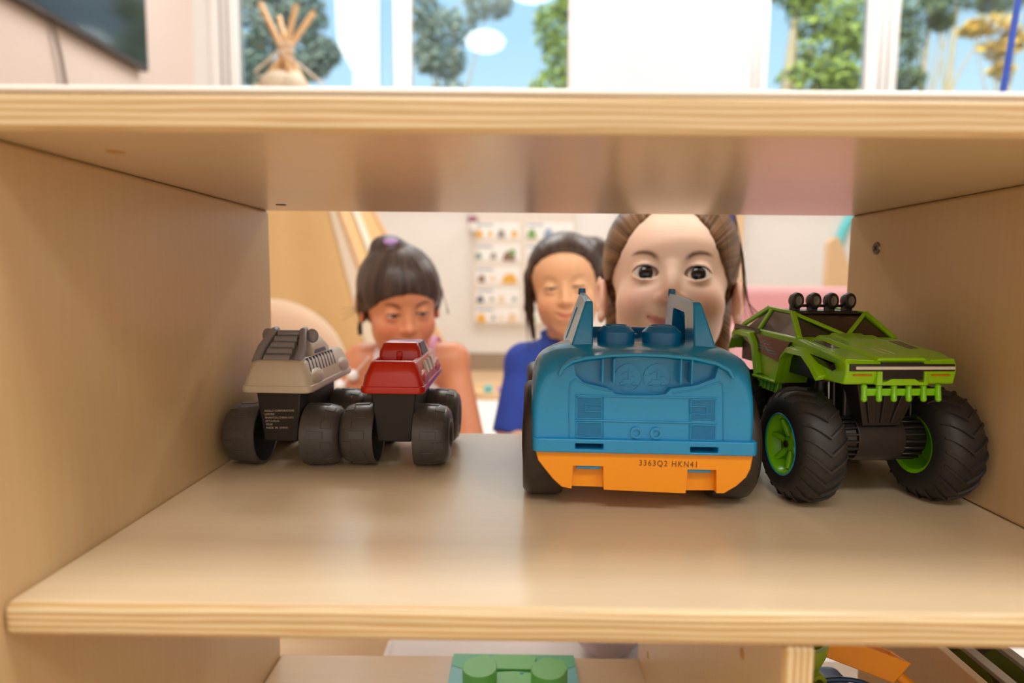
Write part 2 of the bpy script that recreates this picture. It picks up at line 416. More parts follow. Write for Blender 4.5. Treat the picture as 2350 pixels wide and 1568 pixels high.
# flange between the two shells
zf0, zf1 = Cr(1478, 1040).z, Cr(1478, 1009).z
fx0, fx1 = Cr(1222, 1010).x, Cr(1736, 1010).x
def rrect(x0, x1, y0, y1, r, k=6):
    P = []
    for cx, cy, a0 in ((x1-r, y0+r, -PI/2), (x1-r, y1-r, 0), (x0+r, y1-r, PI/2), (x0+r, y0+r, PI)):
        for i in range(k+1):
            a = a0+PI/2*i/k; P.append((cx+r*math.cos(a), cy+r*math.sin(a)))
    return P
fm = MB().prism(rrect(fx0, fx1, YR-0.0032, 0.16, 0.005), zf0, zf1, 'z')
flg = fm.obj('flange', M_blue, car, bevel=0.0012)
def cut(o, mbs, name):
    c = mbs.obj(name, M_dark, None, smooth=False)
    bpy.context.view_layer.update()
    c.matrix_world = o.matrix_world @ Matrix() if False else c.matrix_world
    return c
def boolean(o, m, op='DIFFERENCE'):
    """apply a boolean to a mesh object; both given in the same local frame"""
    me = bpy.data.meshes.new('cutter'); me.from_pydata([tuple(p) for p in m.v], [], m.f)
    bm = bmesh.new(); bm.from_mesh(me); bmesh.ops.recalc_face_normals(bm, faces=bm.faces); bm.to_mesh(me); bm.free()
    c = bpy.data.objects.new('cutter', me); COL.objects.link(c)
    par, loc, rot = o.parent, o.location.copy(), o.rotation_euler.copy()
    o.parent = None; o.location = (0, 0, 0); o.rotation_euler = (0, 0, 0)
    mods = [(d.name, d.show_viewport) for d in o.modifiers]
    for d in o.modifiers: d.show_viewport = False
    d = o.modifiers.new('b', 'BOOLEAN'); d.operation = op; d.object = c; d.solver = 'EXACT'
    bpy.context.view_layer.update()
    dg = bpy.context.evaluated_depsgraph_get()
    new = bpy.data.meshes.new_from_object(o.evaluated_get(dg), depsgraph=dg)
    o.modifiers.remove(o.modifiers['b'])
    o.data = new
    for n, v in mods: o.modifiers[n].show_viewport = v
    bpy.data.objects.remove(c)
    o.parent = par; o.location = loc; o.rotation_euler = rot
sl = MB()
for a, b, t, u in ((1320, 1384, 1017, 1030), (1581, 1644, 1023, 1036)):
    p, q = Cr(a, u), Cr(b, t)
    sl.bb((p.x, YR-0.01, p.z), (q.x, YR+0.012, q.z))
boolean(flg, sl)
flg.data.set_sharp_from_angle(angle=R(38))
# recess cut into the rear face under the lip, and window panels
lip_pts = [(1283, 862), (1290, 845), (1312, 829), (1345, 821), (1400, 815), (1465, 812.5), (1530, 815), (1590, 821), (1640, 832), (1668, 847), (1678, 866)]
rec = [(1318, 838), (1400, 824), (1465, 821), (1530, 824), (1648, 842), (1640, 868), (1600, 884), (1540, 893), (1528, 905), (1510, 908), (1430, 908), (1412, 905), (1395, 893), (1340, 880), (1322, 862)]
rp_ = [Cr(*q) for q in rec]
boolean(bd, MB().prism([(p.x, p.z) for p in rp_], YR-0.01, YR+0.0075, 'y'))
pl = [Cr(*q) for q in ((1312, 876), (1312, 1000), (1655, 1004), (1655, 878), (1600, 895), (1540, 912), (1415, 912), (1360, 893))]
bd.data.set_sharp_from_angle(angle=R(42))
d = bd.modifiers.new('bevel', 'BEVEL'); d.width = 0.0008; d.segments = 2; d.limit_method = 'ANGLE'; d.angle_limit = R(42)
# curved lip
lp = [Cr(*q) for q in lip_pts]
rings = []
for i, p in enumerate(lp):
    t = (lp[min(i+1, len(lp)-1)]-lp[max(i-1, 0)]).normalized(); nrm = Vector((-t.z, 0, t.x))
    if nrm.z < 0: nrm = -nrm
    h = 0.0012
    rings.append([p+Vector((0, -0.0050, 0))-nrm*h, p+Vector((0, -0.0050, 0))+nrm*h, p+Vector((0, 0.012, 0.0004))+nrm*h, p+Vector((0, 0.012, 0))-nrm*h])
MB().loft(rings).obj('rear_lip', M_blue, car, bevel=0.0007, seg=2)
rb = []
for px in (1384, 1410, 1562, 1587):
    a, b = Cr(px-3, 822), Cr(px+1 if px < 1500 else px-7, 880)
    rb.append(MB().bb((a.x, YR-0.0035, b.z), (a.x+0.0014, YR+0.0085, a.z)).obj('rib', M_blue, car, bevel=0.0005, seg=2))
# embossed round badges with a tiny car in each, in the recess
def ring_mb(c, r, t, y0, y1, n=32):
    return MB().lathe([(y0, r-t), (y1, r-t), (y1, r+t), (y0, r+t)], 'y', n, (c.x, 0, c.z), closed=True)
for cx in (1446, 1513):
    c = Cr(cx, 871)
    r = ring_mb(c, 0.0092, 0.0004, YR+0.0078, YR+0.0066).obj('badge', M_blue, car)
    tiny = MB()
    yb = YR+0.0067
    tiny.bb((c.x-0.006, yb, c.z-0.0055), (c.x+0.006, yb+0.001, c.z-0.0047))
    tiny.lathe([(yb, 0.0012), (yb, 0.0019), (yb+0.001, 0.0019)], 'y', 14, (c.x-0.0042, 0, c.z-0.0048))
    tiny.lathe([(yb, 0.0012), (yb, 0.0019), (yb+0.001, 0.0019)], 'y', 14, (c.x+0.0042, 0, c.z-0.0048))
    tiny.box((c.x-0.001, yb+0.0005, c.z-0.0015), (0.006, 0.001, 0.0006)); tiny.box((c.x, yb+0.0005, c.z+0.0012), (0.0006, 0.001, 0.005))
    tiny.box((c.x+0.002, yb+0.0005, c.z+0.004), (0.005, 0.001, 0.0006), Matrix.Rotation(0.7, 3, 'Y')); tiny.box((c.x-0.003, yb+0.0005, c.z+0.003), (0.005, 0.001, 0.0006), Matrix.Rotation(-0.5, 3, 'Y'))
    tiny.box((c.x+0.0035, yb+0.0005, c.z+0.0005), (0.003, 0.001, 0.0005), Matrix.Rotation(0.2, 3, 'Y'))
    tiny.obj('emblem', M_blue, r)
# raised panel lines on the rear face
def strip(name, pts, wdt, dep, parent=car, m=M_blue):
    g = MB()
    for i in range(len(pts)-1):
        a, b = pts[i], pts[i+1]; t = (b-a).normalized(); n = Vector((-t.z, 0, t.x))*wdt/2
        e = t*wdt*0.4
        q = [a-e-n, b+e-n, b+e+n, a-e+n]
        g.hexa([p+Vector((0, 0.004, 0)) for p in q], [p+Vector((0, -dep, 0)) for p in q])
    return g.obj(name, m, parent, bevel=0.0003, seg=2)
pn = strip('rear_panel_frame', [Cr(*q) for q in ((1307, 1003), (1307, 905), (1309, 880), (1320, 872), (1368, 892), (1408, 899))], 0.0009, 0.0004)
strip('rear_panel_frame', [Cr(*q) for q in ((1659, 1008), (1659, 905), (1657, 882), (1650, 876), (1600, 893), (1545, 902))], 0.0009, 0.0004)
def cell(a, b, t, u, name='tail_light_panel'):
    p, q = Cr(a, u), Cr(b, t)
    pts = [(x, z) for x, z in rrect(p.x, q.x, p.z, q.z, 0.0012, 4)]
    return [Vector((x, YR, z)) for x, z in pts]
M_blueL = mat('blue_plastic_ribbed', srgb(4, 132, 188), 0.35, var=0.02)
for a, b, t, u in ((1323, 1382, 913, 962), (1323, 1382, 971, 1005), (1583, 1641, 917, 966), (1583, 1641, 975, 1009)):
    c = cell(a, b, t, u); c.append(c[0])
    fr_ = strip('tail_light_panel', c, 0.0009, 0.0005)
    p, q = Cr(a, u), Cr(b, t)
    g = MB(); z = p.z+0.001
    while z < q.z-0.0008:
        g.bb((p.x+0.0008, YR-0.0002, z), (q.x-0.0008, YR+0.002, z+0.00035)); z += 0.0009
    g.obj('fine_ribs', M_blueL, fr_, kind='stuff')
    if u-t > 45:
        k = cell(a+(20 if a < 1500 else -0), b-(0 if a < 1500 else 20), (t+u)/2-9, (t+u)/2+8); k.append(k[0])
        strip('raised_bar', k, 0.0007, 0.0009, fr_)
for t0, t1 in ((909, 913), (966, 970)):
    strip('panel_line', [Cr(1322, t0), Cr(1643, t1)], 0.0011, 0.0006)
for xx in (1385, 1581): strip('panel_line', [Cr(xx, 913), Cr(xx, 1006)], 0.0006, 0.0003)
for cx, cyy in ((1460, 993), (1505, 994)):
    c = Cr(cx, cyy); ring_mb(c, 0.0032, 0.00075, YR+0.002, YR-0.0012, 28).obj('ring', M_blue, car)
# window frame posts each side of the open cab
def frame(xi, R0, F0, name='cab_frame'):
    # (y,z) outline, hole; x inner constant, outer leaning inwards
    O = [(-0.0165, 0.104), (-0.0085, 0.1415), (-0.006, 0.1445), (0.08, 0.1495), (0.086, 0.1485), (0.104, 0.108)]
    H = [(0.018, 0.111), (0.020, 0.133), (0.023, 0.1358), (0.060, 0.1372), (0.063, 0.135), (0.070, 0.111)]
    n = len(O); v = []
    def X(z, s):
        t = (z-0.104)/0.045
        return xi + s*(0.0185*(1-t)+0.0042*t)
    s = 1 if R0 > xi else -1
    for P in (O, H):
        for y, z in P:
            ti = (z-0.104)/0.045
            v.append((xi, y, z))
        for y, z in P: v.append((X(z, s), y, z))
    f = []
    for i in range(n):
        j = (i+1) % n
        f.append((i, j, 2*n+j, 2*n+i)); f.append((n+i, n+j, 3*n+j, 3*n+i))
        f.append((i, j, n+j, n+i)); f.append((2*n+i, 2*n+j, 3*n+j, 3*n+i))
    fo = MB().add(v, f).obj(name, M_blue, car, bevel=0.0016, seg=3)
    g = MB(); hv = [(X(z, s)-s*0.0008, y, z) for y, z in H]+[(X(z, s)-s*0.0030, y, z) for y, z in H]
    m = len(H); g.add(hv, [tuple(range(m)), tuple(range(2*m-1, m-1, -1))]+[(i, (i+1) % m, m+(i+1) % m, m+i) for i in range(m)])
    g.obj('frame_panel', M_blue, fo)
    return fo
li = C(1361, 790, 0.462).x; ri = C(1591, 790, 0.462).x
frame(li, li-1, 0); frame(ri, ri+1, 0)
for x in (li-0.0024, ri+0.0024):
    MB().cyl((x, 0.083, 0.147), (x, 0.083, 0.1525), 0.0035, 0.003, 16).obj('frame_pin', M_blue2, car, bevel=0.0006)
for z0 in (0.132, 0.117):
    p = li-0.0190+(z0-0.104)*0.32
    MB().cyl((p, -0.010, z0-0.009), (p+0.0035, -0.0095, z0), 0.0009, n=10).obj('hinge', M_blue, car)
# studs (seats)
for a, b in ((1375, 1462), (1480, 1571)):
    p, q = C(a, 780, 0.463), C(b, 780, 0.463); r = (q.x-p.x)/2; cx = (p.x+q.x)/2
    st = MB().lathe([(0.1, r), (0.1222, r), (0.1262, r*0.72), (0.1266, r*0.66)], 'z', 40, (cx, r-0.012, 0)).obj('stud', M_blue2, car, bevel=0.0004, seg=2)
    MB().lathe([(0.1266, r*0.5), (0.1272, r*0.5), (0.1272, r*0.56), (0.1266, r*0.56)], 'z', 28, (cx, r-0.012, 0), closed=True).obj('embossed_ring', M_blue2, st)
# dashboard wall, cab floor, windscreen base
p, q = C(1362, 780, 0.545), C(1592, 780, 0.545)
MB().bb((li, 0.066, 0.1), (ri, 0.074, 0.1205)).obj('dashboard', M_blue2, car, bevel=0.001)
MB().bb((li+0.03, 0.050, 0.112), (ri-0.03, 0.066, 0.1165)).obj('dashboard_step', M_blue2, car, bevel=0.001)
# orange underbody with the bumper notches
o0 = [(1228, 1036), (1234, 1060), (1248, 1078), (1268, 1103), (1288, 1121), (1310, 1125), (1385, 1127), (1560, 1133), (1632, 1132), (1662, 1132), (1690, 1115), (1712, 1095), (1722, 1075), (1728, 1043)]
pol = [Cr(*q) for q in o0]
rings = []
cxo = sum(p.x for p in pol)/len(pol); czo = 0.045
for y, s in ((YR+0.0004, 0.985), (YR+0.0012, 0.996), (YR+0.0030, 1.0), (-0.02, 1.0)):
    rings.append([(cxo+(p.x-cxo)*s, y, czo+(p.z-czo)*(s if p.z < czo-0.01 else 1)) for p in pol])
for y, s, zz in ((0.0, 0.86, 1), (0.10, 0.86, 1), (0.15, 0.84, 0.7)):
    rings.append([(cxo+(p.x-cxo)*s, y, czo+(p.z-czo)*zz) for p in pol])
ch = MB().loft(rings).obj('underbody', M_orange, car)
nb = MB()
for a, b, t, u in ((1314, 1385, 1072, 1145), (1575, 1643, 1078, 1150)):
    p, q, p2, q2 = Cr(a, u), Cr(b, t), Cr(a-3, u), Cr(a+4, t)
    nb.hexa([(p.x-0.001, YR-0.01, p.z), (q.x+0.001, YR-0.01, p.z), (q.x, YR-0.01, q.z), (p.x, YR-0.01, q.z)],
            [(p.x-0.001, YR+0.0075, p.z), (q.x+0.001, YR+0.0075, p.z), (q.x, YR+0.0075, q.z), (p.x, YR+0.0075, q.z)])
boolean(ch, nb)
ch.data.set_sharp_from_angle(angle=R(38))
d = ch.modifiers.new('bevel', 'BEVEL'); d.width = 0.0009; d.segments = 3; d.limit_method = 'ANGLE'; d.angle_limit = R(30)
for a, b, t, u in ((1323, 1379, 1073, 1079), (1578, 1632, 1079, 1085)):
    p, q = Cr(a, u), Cr(b, t)
    MB().bb((p.x, YR+0.0015, p.z), (q.x, YR+0.007, q.z)).obj('clip', M_blue, car, bevel=0.0005, seg=2)
p = Cr(1466, 1069)
M_tx = text('3363Q2 HKN41', 0.0057, M_ink, ch, (p.x, YR+0.0003, p.z), (PI/2, R(0.7), 0), 'printed_code', sp=1.25)
M_tx.scale = (0.86, 1, 1)
# wheels
def wheel_prof(wd, r):
    return [(0, 0.008), (0.001, r*0.5), (0.004, r*0.62), (0.002, r*0.8), (0.0015, r*0.9), (0.004, r*0.975), (0.008, r), (wd-0.004, r), (wd, r*0.96), (wd, 0.008)]
XW0, XW1 = C(1197, 1000, 0.46).x, C(1749, 1000, 0.440).x
for y in (0.0, 0.107):
    for s in (0, 1):
        pr = wheel_prof(0.030, 0.0425)
        g = MB()
        if s == 0: g.lathe([(XW0+t, r) for t, r in pr], 'x', 56)
        else: g.lathe([(XW1-t, r) for t, r in pr], 'x', 56)
        g.obj('wheel', M_tyreb, car, loc=(0, y, 0.0425), angle=50)
MB().cyl((XW0+0.004, 0, 0.0425), (XW1-0.004, 0, 0.0425), 0.003).obj('axle', M_tyreb, car)
MB().cyl((XW0+0.004, 0.107, 0.0425), (XW1-0.004, 0.107, 0.0425), 0.003).obj('axle', M_tyreb, car)

# ------------------------------------------------------------------ GREEN MONSTER TRUCK
M_green = mat('lime_plastic', srgb(150, 212, 4), 0.3, coat=0.2, var=0.02)
M_greenB = mat('bright_lime_plastic', srgb(130, 210, 4), 0.3, coat=0.2, var=0.02)
M_rub = mat('black_rubber', srgb(40, 37, 35), 0.5, bump=0.1, bscale=900, var=0.05)
M_blk = mat('black_plastic', srgb(34, 30, 29), 0.35, coat=0.1, var=0.03)
M_tint = mat('smoked_plastic', srgb(44, 34, 30), 0.18, coat=0.4, var=0.02)
M_white = mat('white_print', srgb(225, 222, 212), 0.4)
M_grey = mat('grey_lens', srgb(120, 116, 104), 0.3)
M_or2 = mat('orange_print', srgb(225, 100, 10), 0.4)
M_cyan = mat('cyan_print', srgb(60, 170, 200), 0.4)
M_red = mat('red_print', srgb(170, 30, 20), 0.4)
M_chrome = mat('brushed_rod', srgb(150, 145, 140), 0.25, metal=1.0)
M_decal = mat('dark_decal', srgb(70, 50, 44), 0.25, coat=0.4, var=0.15, bscale=400)
trk = thing('monster_truck', 'lime green toy monster truck with big black tyres and roof lights by the right panel', 'toy truck', (0.2600, 0.4710, ZS), R(4.6))
RW, TW, TR = 0.0412, 0.031, 0.0505
def tyre(cx, cy, outward):
    s = outward
    g = MB()
    prof = [(-TW/2, 0.0215), (-TW/2-0.001, 0.026), (-TW/2-0.0005, 0.033), (-TW/2+0.003, 0.0378), (-TW/2+0.008, 0.0402), (0, 0.0409), (TW/2-0.008, 0.0402), (TW/2-0.003, 0.0378), (TW/2+0.0005, 0.033), (TW/2+0.001, 0.026), (TW/2, 0.0215), (0, 0.019)]
    t = g.lathe(prof, 'x', 64, closed=True).obj('tyre', M_rub, trk, loc=(cx, cy, RW), angle=50)
    # chevron lugs
    lug = None
    N = 22
    for i in range(N):
        if lug is None:
            h = MB()
            def SP(x, a, dr):
                ax = abs(x); rr = 0.0409-0.0007*(ax/0.0075)**2 if ax < 0.0075 else (0.0402-0.0024*((ax-0.0075)/0.005)**1.6 if ax < 0.0125 else 0.0378-0.0045*((ax-0.0125)/0.003))
                rr += dr
                return Vector((x, rr*math.sin(a), rr*math.cos(a)))
            for sg in (-1, 1):
                xs = [0.0, 0.0045, 0.009, 0.0125, 0.0152]
                rg = []
                for q, x in enumerate(xs):
                    a = 0.30*(x/0.0155)-0.08
                    wv = 0.036 if q < 3 else 0.030
                    rg.append([SP(sg*x, a-wv, -0.0008), SP(sg*x, a-wv*0.8, 0.0017), SP(sg*x, a+wv*0.55, 0.0015), SP(sg*x, a+wv, -0.0008)])
                h.loft(rg)
            lug = h.obj('lug', M_rub, t, angle=30); first = lug
            lug.rotation_euler = (0, 0, 0)
        else:
            dupe(first, t, rot=(2*PI*i/N, 0, 0))
    # rim dish
    e = s*TW/2
    rim = MB().lathe([(e-s*0.0, 0.0208), (e+s*0.0004, 0.0222), (e-s*0.0015, 0.0195), (e-s*0.009, 0.0165), (e-s*0.009, 0.004)], 'x', 48, cap=False)
    rim.lathe([(-e+s*0.0002, 0.0218), (-e-s*0.0006, 0.0222), (-e+s*0.001, 0.0195), (-e+s*0.018, 0.0175), (-e+s*0.018, 0.003)], 'x', 48, cap=False)
    ro = rim.obj('rim', M_greenB, t, angle=35)
    if s < 0:
        MB().lathe([(e-0.0002, 0.0217), (e-0.0008, 0.0224), (e-0.0002, 0.0232)], 'x', 48, cap=False).obj('rim_ring', M_blue, t)
    for k in range(6):
        a = 2*PI*k/6+0.2
        q = MB().tube([(e-s*0.0075, 0.0055*math.cos(a), 0.0055*math.sin(a)), (e-s*0.0065, 0.011*math.cos(a), 0.011*math.sin(a)), (e-s*0.0035, 0.018*math.cos(a), 0.018*math.sin(a))], [0.0018, 0.0027, 0.0016], 10)
        q.obj('spoke', M_greenB, t)
    MB().lathe([(e-s*0.009, 0.0055), (e-s*0.005, 0.005), (e-s*0.005, 0.0026)], 'x', 20).obj('hub', M_greenB, t)
    MB().lathe([(e-s*0.0065, 0.0028), (e-s*0.0035, 0.0026), (e-s*0.0035, 0.0001)], 'x', 6).obj('hub_nut', M_blk, t)
    return t
for cy in (0.0, 0.112):
    tyre(-TR, cy, -1); tyre(TR, cy, 1)
# axle housings
for cy in (0.0, 0.112):
    ax = MB().lathe([(-0.034, 0.004), (-0.034, 0.0135), (-0.018, 0.0150), (-0.0175, 0.0175), (0.0175, 0.0175), (0.018, 0.0150), (0.036, 0.0135), (0.036, 0.004)], 'x', 36).obj('axle_housing', M_blk, trk, loc=(0.001, cy, 0.0465), bevel=0.0005)
    for x0, x1 in ((-0.033, -0.0165), (0.0165, 0.033)):
        fr0 = None
        for k in range(20):
            if fr0 is None:
                fr0 = MB().box(((x0+x1)/2, 0.0, 0.0160), (x1-x0, 0.0018, 0.0022)).obj('housing_rib', M_blk, ax, bevel=0.0004, seg=1)
            else:
                dupe(fr0, ax, rot=(2*PI*k/20, 0, 0))
# chassis and front fascia
MB().bb((-0.022, -0.004, 0.056), (0.022, 0.125, 0.090)).obj('chassis', M_blk, trk, bevel=0.002)
fa = MB().hexa([(-0.024, -0.022, 0.090), (0.024, -0.022, 0.090), (0.024, 0.0, 0.090), (-0.024, 0.0, 0.090)], [(-0.014, -0.016, 0.058), (0.014, -0.016, 0.058), (0.014, 0.0, 0.058), (-0.014, 0.0, 0.058)]).obj('fascia', M_blk, trk, bevel=0.001)
for x0, x1 in ((-0.019, -0.010), (-0.004, 0.004), (0.010, 0.019)):
    MB().hexa([(x0, -0.0245, 0.088), (x1, -0.0245, 0.088), (x1, -0.018, 0.088), (x0, -0.018, 0.088)], [(x0*0.55, -0.0175, 0.060), (x1*0.55, -0.0175, 0.060), (x1*0.55, -0.013, 0.060), (x0*0.55, -0.013, 0.060)]).obj('fascia_rib', M_blk, fa, bevel=0.0006)
for x in (-0.033, -0.029, 0.030):
    MB().cyl((x, -0.004, 0.050), (x, -0.002, 0.094), 0.0013, n=12).obj('shock_rod', M_chrome if x == -0.033 else M_blk, trk)
MB().cyl((-0.034, 0.012, 0.052), (-0.030, 0.012, 0.092), 0.004, n=16).obj('shock', M_blk, trk)
# body: side profile with arches
HW = 0.0425
prof = [(-0.0315, 0.0905), (-0.0335, 0.0985), (-0.0335, 0.1045), (-0.031, 0.1075), (-0.012, 0.1105), (0.015, 0.1140), (0.036, 0.1168), (0.09, 0.1180), (0.145, 0.1195), (0.151, 0.1175), (0.152, 0.110),
        (0.148, 0.097), (0.143, 0.097), (0.138, 0.108), (0.130, 0.112), (0.104, 0.112), (0.096, 0.104), (0.088, 0.080), (0.048, 0.0785), (0.042, 0.100), (0.036, 0.1055), (0.012, 0.1055), (0.000, 0.0985), (-0.008, 0.0905)]
n = len(prof)
def bx_(y, z, s):
    x = HW
    if z > 0.112: x -= 0.003
    if y < -0.028: x -= 0.003
    return s*x
v = [(bx_(y, z, -1), y, z) for y, z in prof]+[(bx_(y, z, 1), y, z) for y, z in prof]
f = [tuple(range(n)), tuple(range(2*n-1, n-1, -1))]+[(i, (i+1) % n, n+(i+1) % n, n+i) for i in range(n)]
tb = MB().add(v, f).obj('body', M_green, trk, bevel=0.0014, seg=2)
# inner void is dark: liner inside the arches
MB().bb((-HW+0.004, -0.004, 0.088), (HW-0.004, 0.134, 0.104)).obj('wheel_well', M_blk, trk)
# hood: raised middle with creases
hood = MB()
hood.hexa([(-0.018, -0.033, 0.1068), (0.018, -0.033, 0.1068), (0.026, 0.034, 0.1162), (-0.026, 0.034, 0.1162)], [(-0.016, -0.033, 0.1092), (0.016, -0.033, 0.1092), (0.022, 0.034, 0.1190), (-0.022, 0.034, 0.1190)])
hood.obj('hood_panel', M_green, trk, bevel=0.0008)
MB().hexa([(-0.010, -0.012, 0.1105), (0.010, -0.012, 0.1105), (0.014, 0.034, 0.1185), (-0.014, 0.034, 0.1185)], [(-0.008, -0.008, 0.1125), (0.008, -0.008, 0.1125), (0.012, 0.034, 0.1205), (-0.012, 0.034, 0.1205)]).obj('hood_scoop', M_green, trk, bevel=0.0006)
for sx_ in (-1, 1):   # edge slopes of the hood wings
    MB().hexa([(sx_*0.020, -0.033, 0.1062), (sx_*0.0400, -0.031, 0.1062), (sx_*0.0395, 0.034, 0.1150), (sx_*0.026, 0.034, 0.1150)], [(sx_*0.020, -0.034, 0.1078), (sx_*0.0385, -0.032, 0.1083), (sx_*0.0375, 0.034, 0.1172), (sx_*0.026, 0.034, 0.1172)]).obj('hood_wing', M_green, trk, bevel=0.0008)
    MB().hexa([(sx_*0.026, -0.002, 0.1119), (sx_*0.034, -0.002, 0.1119), (sx_*0.034, 0.020, 0.1151), (sx_*0.026, 0.020, 0.1151)], [(sx_*0.026, -0.002, 0.1124), (sx_*0.034, -0.002, 0.1124), (sx_*0.034, 0.020, 0.1156), (sx_*0.026, 0.020, 0.1156)]).obj('hood_sticker', M_decal, trk)
for a in (-0.0052, 0.0012):
    MB().hexa([(a, -0.022, 0.1106), (a+0.0008, -0.022, 0.1106), (a-0.001, -0.008, 0.1124), (a-0.002, -0.008, 0.1124)], [(a, -0.022, 0.1111), (a+0.0008, -0.022, 0.1111), (a-0.001, -0.008, 0.1129), (a-0.002, -0.008, 0.1129)]).obj('hood_line', M_white, trk)
# front end
MB().bb((-0.0375, -0.0345, 0.1000), (0.0375, -0.031, 0.1050)).obj('headlight_band', M_blk, trk, bevel=0.0006)
MB().bb((-0.0335, -0.0352, 0.1012), (0.0372, -0.0335, 0.1034)).obj('light_strip', M_white, trk, bevel=0.0006)
gr = MB().bb((-0.0150, -0.0344, 0.0940), (0.0150, -0.031, 0.1062)).obj('grille', M_blk, trk, bevel=0.0004)
for k in range(6):
    z = 0.0948+k*0.0009 if k < 6 else 0
    MB().bb((-0.0145, -0.0349, z), (0.0145, -0.0340, z+0.0005)).obj('grille_bar', M_blk, gr)
for sx_ in (-1, 1):
    MB().hexa([(sx_*0.0148, -0.0362, 0.0905), (sx_*0.0185, -0.0352, 0.0905), (sx_*0.0185, -0.030, 0.0905), (sx_*0.0148, -0.030, 0.0905)], [(sx_*0.0150, -0.0358, 0.1002), (sx_*0.0180, -0.035, 0.1002), (sx_*0.018, -0.030, 0.1002), (sx_*0.0150, -0.030, 0.1002)]).obj('grille_post', M_green, trk, bevel=0.0006)
    MB().bb((sx_*0.0215, -0.0345, 0.0968), (sx_*0.0345, -0.032, 0.0977)).obj('marker_light', M_or2, trk, bevel=0.0003)
MB().hexa([(-0.0155, -0.0355, 0.0905), (0.0155, -0.0355, 0.0905), (0.0155, -0.030, 0.0905), (-0.0155, -0.030, 0.0905)], [(-0.0085, -0.0358, 0.0950), (0.0085, -0.0358, 0.0950), (0.0085, -0.030, 0.0950), (-0.0085, -0.030, 0.0950)]).obj('lower_lip', M_green, trk, bevel=0.0006)
MB().bb((-0.0150, -0.0357, 0.0905), (0.0150, -0.030, 0.0930)).obj('lower_lip', M_green, trk, bevel=0.0006)
# ladder like skid bars front and side
sk = MB().bb((-0.0265, -0.0335, 0.0830), (0.0265, -0.0310, 0.0880)).obj('skid_bar', M_greenB, trk, bevel=0.0006)
for k in range(6):
    x = -0.0265+0.053*k/5
    g = MB().tube([(x+0.0008, -0.0325, 0.0890), (x-0.0010, -0.0360, 0.0812)], [0.0019, 0.0019], 12)
    g.sph((x+0.0008, -0.0325, 0.0890), 0.0021, 12, 8); g.sph((x-0.0010, -0.0360, 0.0812), 0.0020, 12, 8)
    g.obj('rung', M_greenB, sk)
for s in (-1, 1):
    sd = MB().bb((s*0.040, 0.058, 0.0700), (s*0.037, 0.098, 0.0765)).obj('side_skid', M_greenB, trk, bevel=0.0006)
    for k in range(7):
        y = 0.058+0.040*k/6
        MB().tube([(s*0.0405, y, 0.0790), (s*0.0425, y-0.001, 0.0690)], [0.0022, 0.0022], 10).obj('rung', M_greenB, sd)
    MB().bb((s*(HW+0.006), 0.050, 0.0778), (s*(HW-0.004), 0.090, 0.0800)).obj('running_board', M_green, trk, bevel=0.0006)
    # fender flares following the arches
    def flare(pts, th=0.0032, out=0.0055):
        rg = []
        for i, (y, z) in enumerate(pts):
            a = Vector(pts[min(i+1, len(pts)-1)]+(0,)) - Vector(pts[max(i-1, 0)]+(0,)); a.normalize(); nx, nz = -a.y, a.x
            if nz < 0 and abs(nz) > 0.2: nx, nz = -nx, -nz
            rg.append([(s*(HW-0.002), y, z), (s*(HW+out), y, z-0.001), (s*(HW+out*0.7), y+nx*th, z+nz*th), (s*(HW-0.002), y+nx*th*1.3, z+nz*th*1.6)])
        return MB().loft(rg).obj('fender_flare', M_green, trk, bevel=0.0006, seg=2)
    flare([(-0.010, 0.0905), (0.000, 0.0985), (0.012, 0.1055), (0.036, 0.1055), (0.043, 0.0995), (0.049, 0.079)])
    flare([(0.088, 0.080), (0.096, 0.104), (0.104, 0.1115), (0.130, 0.1115), (0.138, 0.107), (0.144, 0.0965)])
    # side decal
    de = MB().hexa([(s*(HW+0.0001), 0.050, 0.0945), (s*(HW+0.0001), 0.094, 0.0995), (s*(HW-0.0022), 0.146, 0.1160), (s*(HW-0.0022), 0.038, 0.1125)], [(s*(HW+0.0010), 0.050, 0.0945), (s*(HW+0.0010), 0.094, 0.0995), (s*(HW+0.0005), 0.146, 0.1160), (s*(HW+0.0005), 0.038, 0.1125)]).obj('side_decal', M_decal, trk)
    MB().hexa([(s*(HW+0.0001), -0.026, 0.1005), (s*(HW+0.0001), -0.022, 0.0985), (s*(HW-0.001), 0.050, 0.1125), (s*(HW-0.001), 0.050, 0.1105)], [(s*(HW+0.0010), -0.026, 0.1045), (s*(HW+0.0010), -0.022, 0.1030), (s*(HW+0.0003), 0.050, 0.1128), (s*(HW+0.0003), 0.050, 0.1108)]).obj('side_decal', M_tint, trk)
    for q in range(4):
        pts = [(0.058+0.004*q, 0.1005+q*0.0022), (0.070+0.003*q, 0.1005+q*0.0022), (0.074+0.003*q, 0.1025+q*0.0022), (0.096-0.006*q, 0.1030+q*0.0022)]
        MB().tube([(s*(HW+0.0008), y, z) for y, z in pts], 0.00028, 6).obj('circuit_line', M_cyan if q != 2 else M_or2, de)
    MB().bb((s*(HW+0.0002), 0.101, 0.100), (s*(HW+0.0010), 0.106, 0.114)).obj('red_mark', M_red, de)
    MB().hexa([(s*(HW-0.0012), 0.095, 0.1165), (s*(HW-0.0012), 0.146, 0.1180), (s*(HW-0.0012), 0.146, 0.1195), (s*(HW-0.0012), 0.095, 0.1180)], [(s*(HW-0.0002), 0.095, 0.1150), (s*(HW-0.0002), 0.146, 0.1165), (s*(HW-0.0022), 0.146, 0.1200), (s*(HW-0.0022), 0.095, 0.1185)]).obj('bed_rail', M_tint, trk)
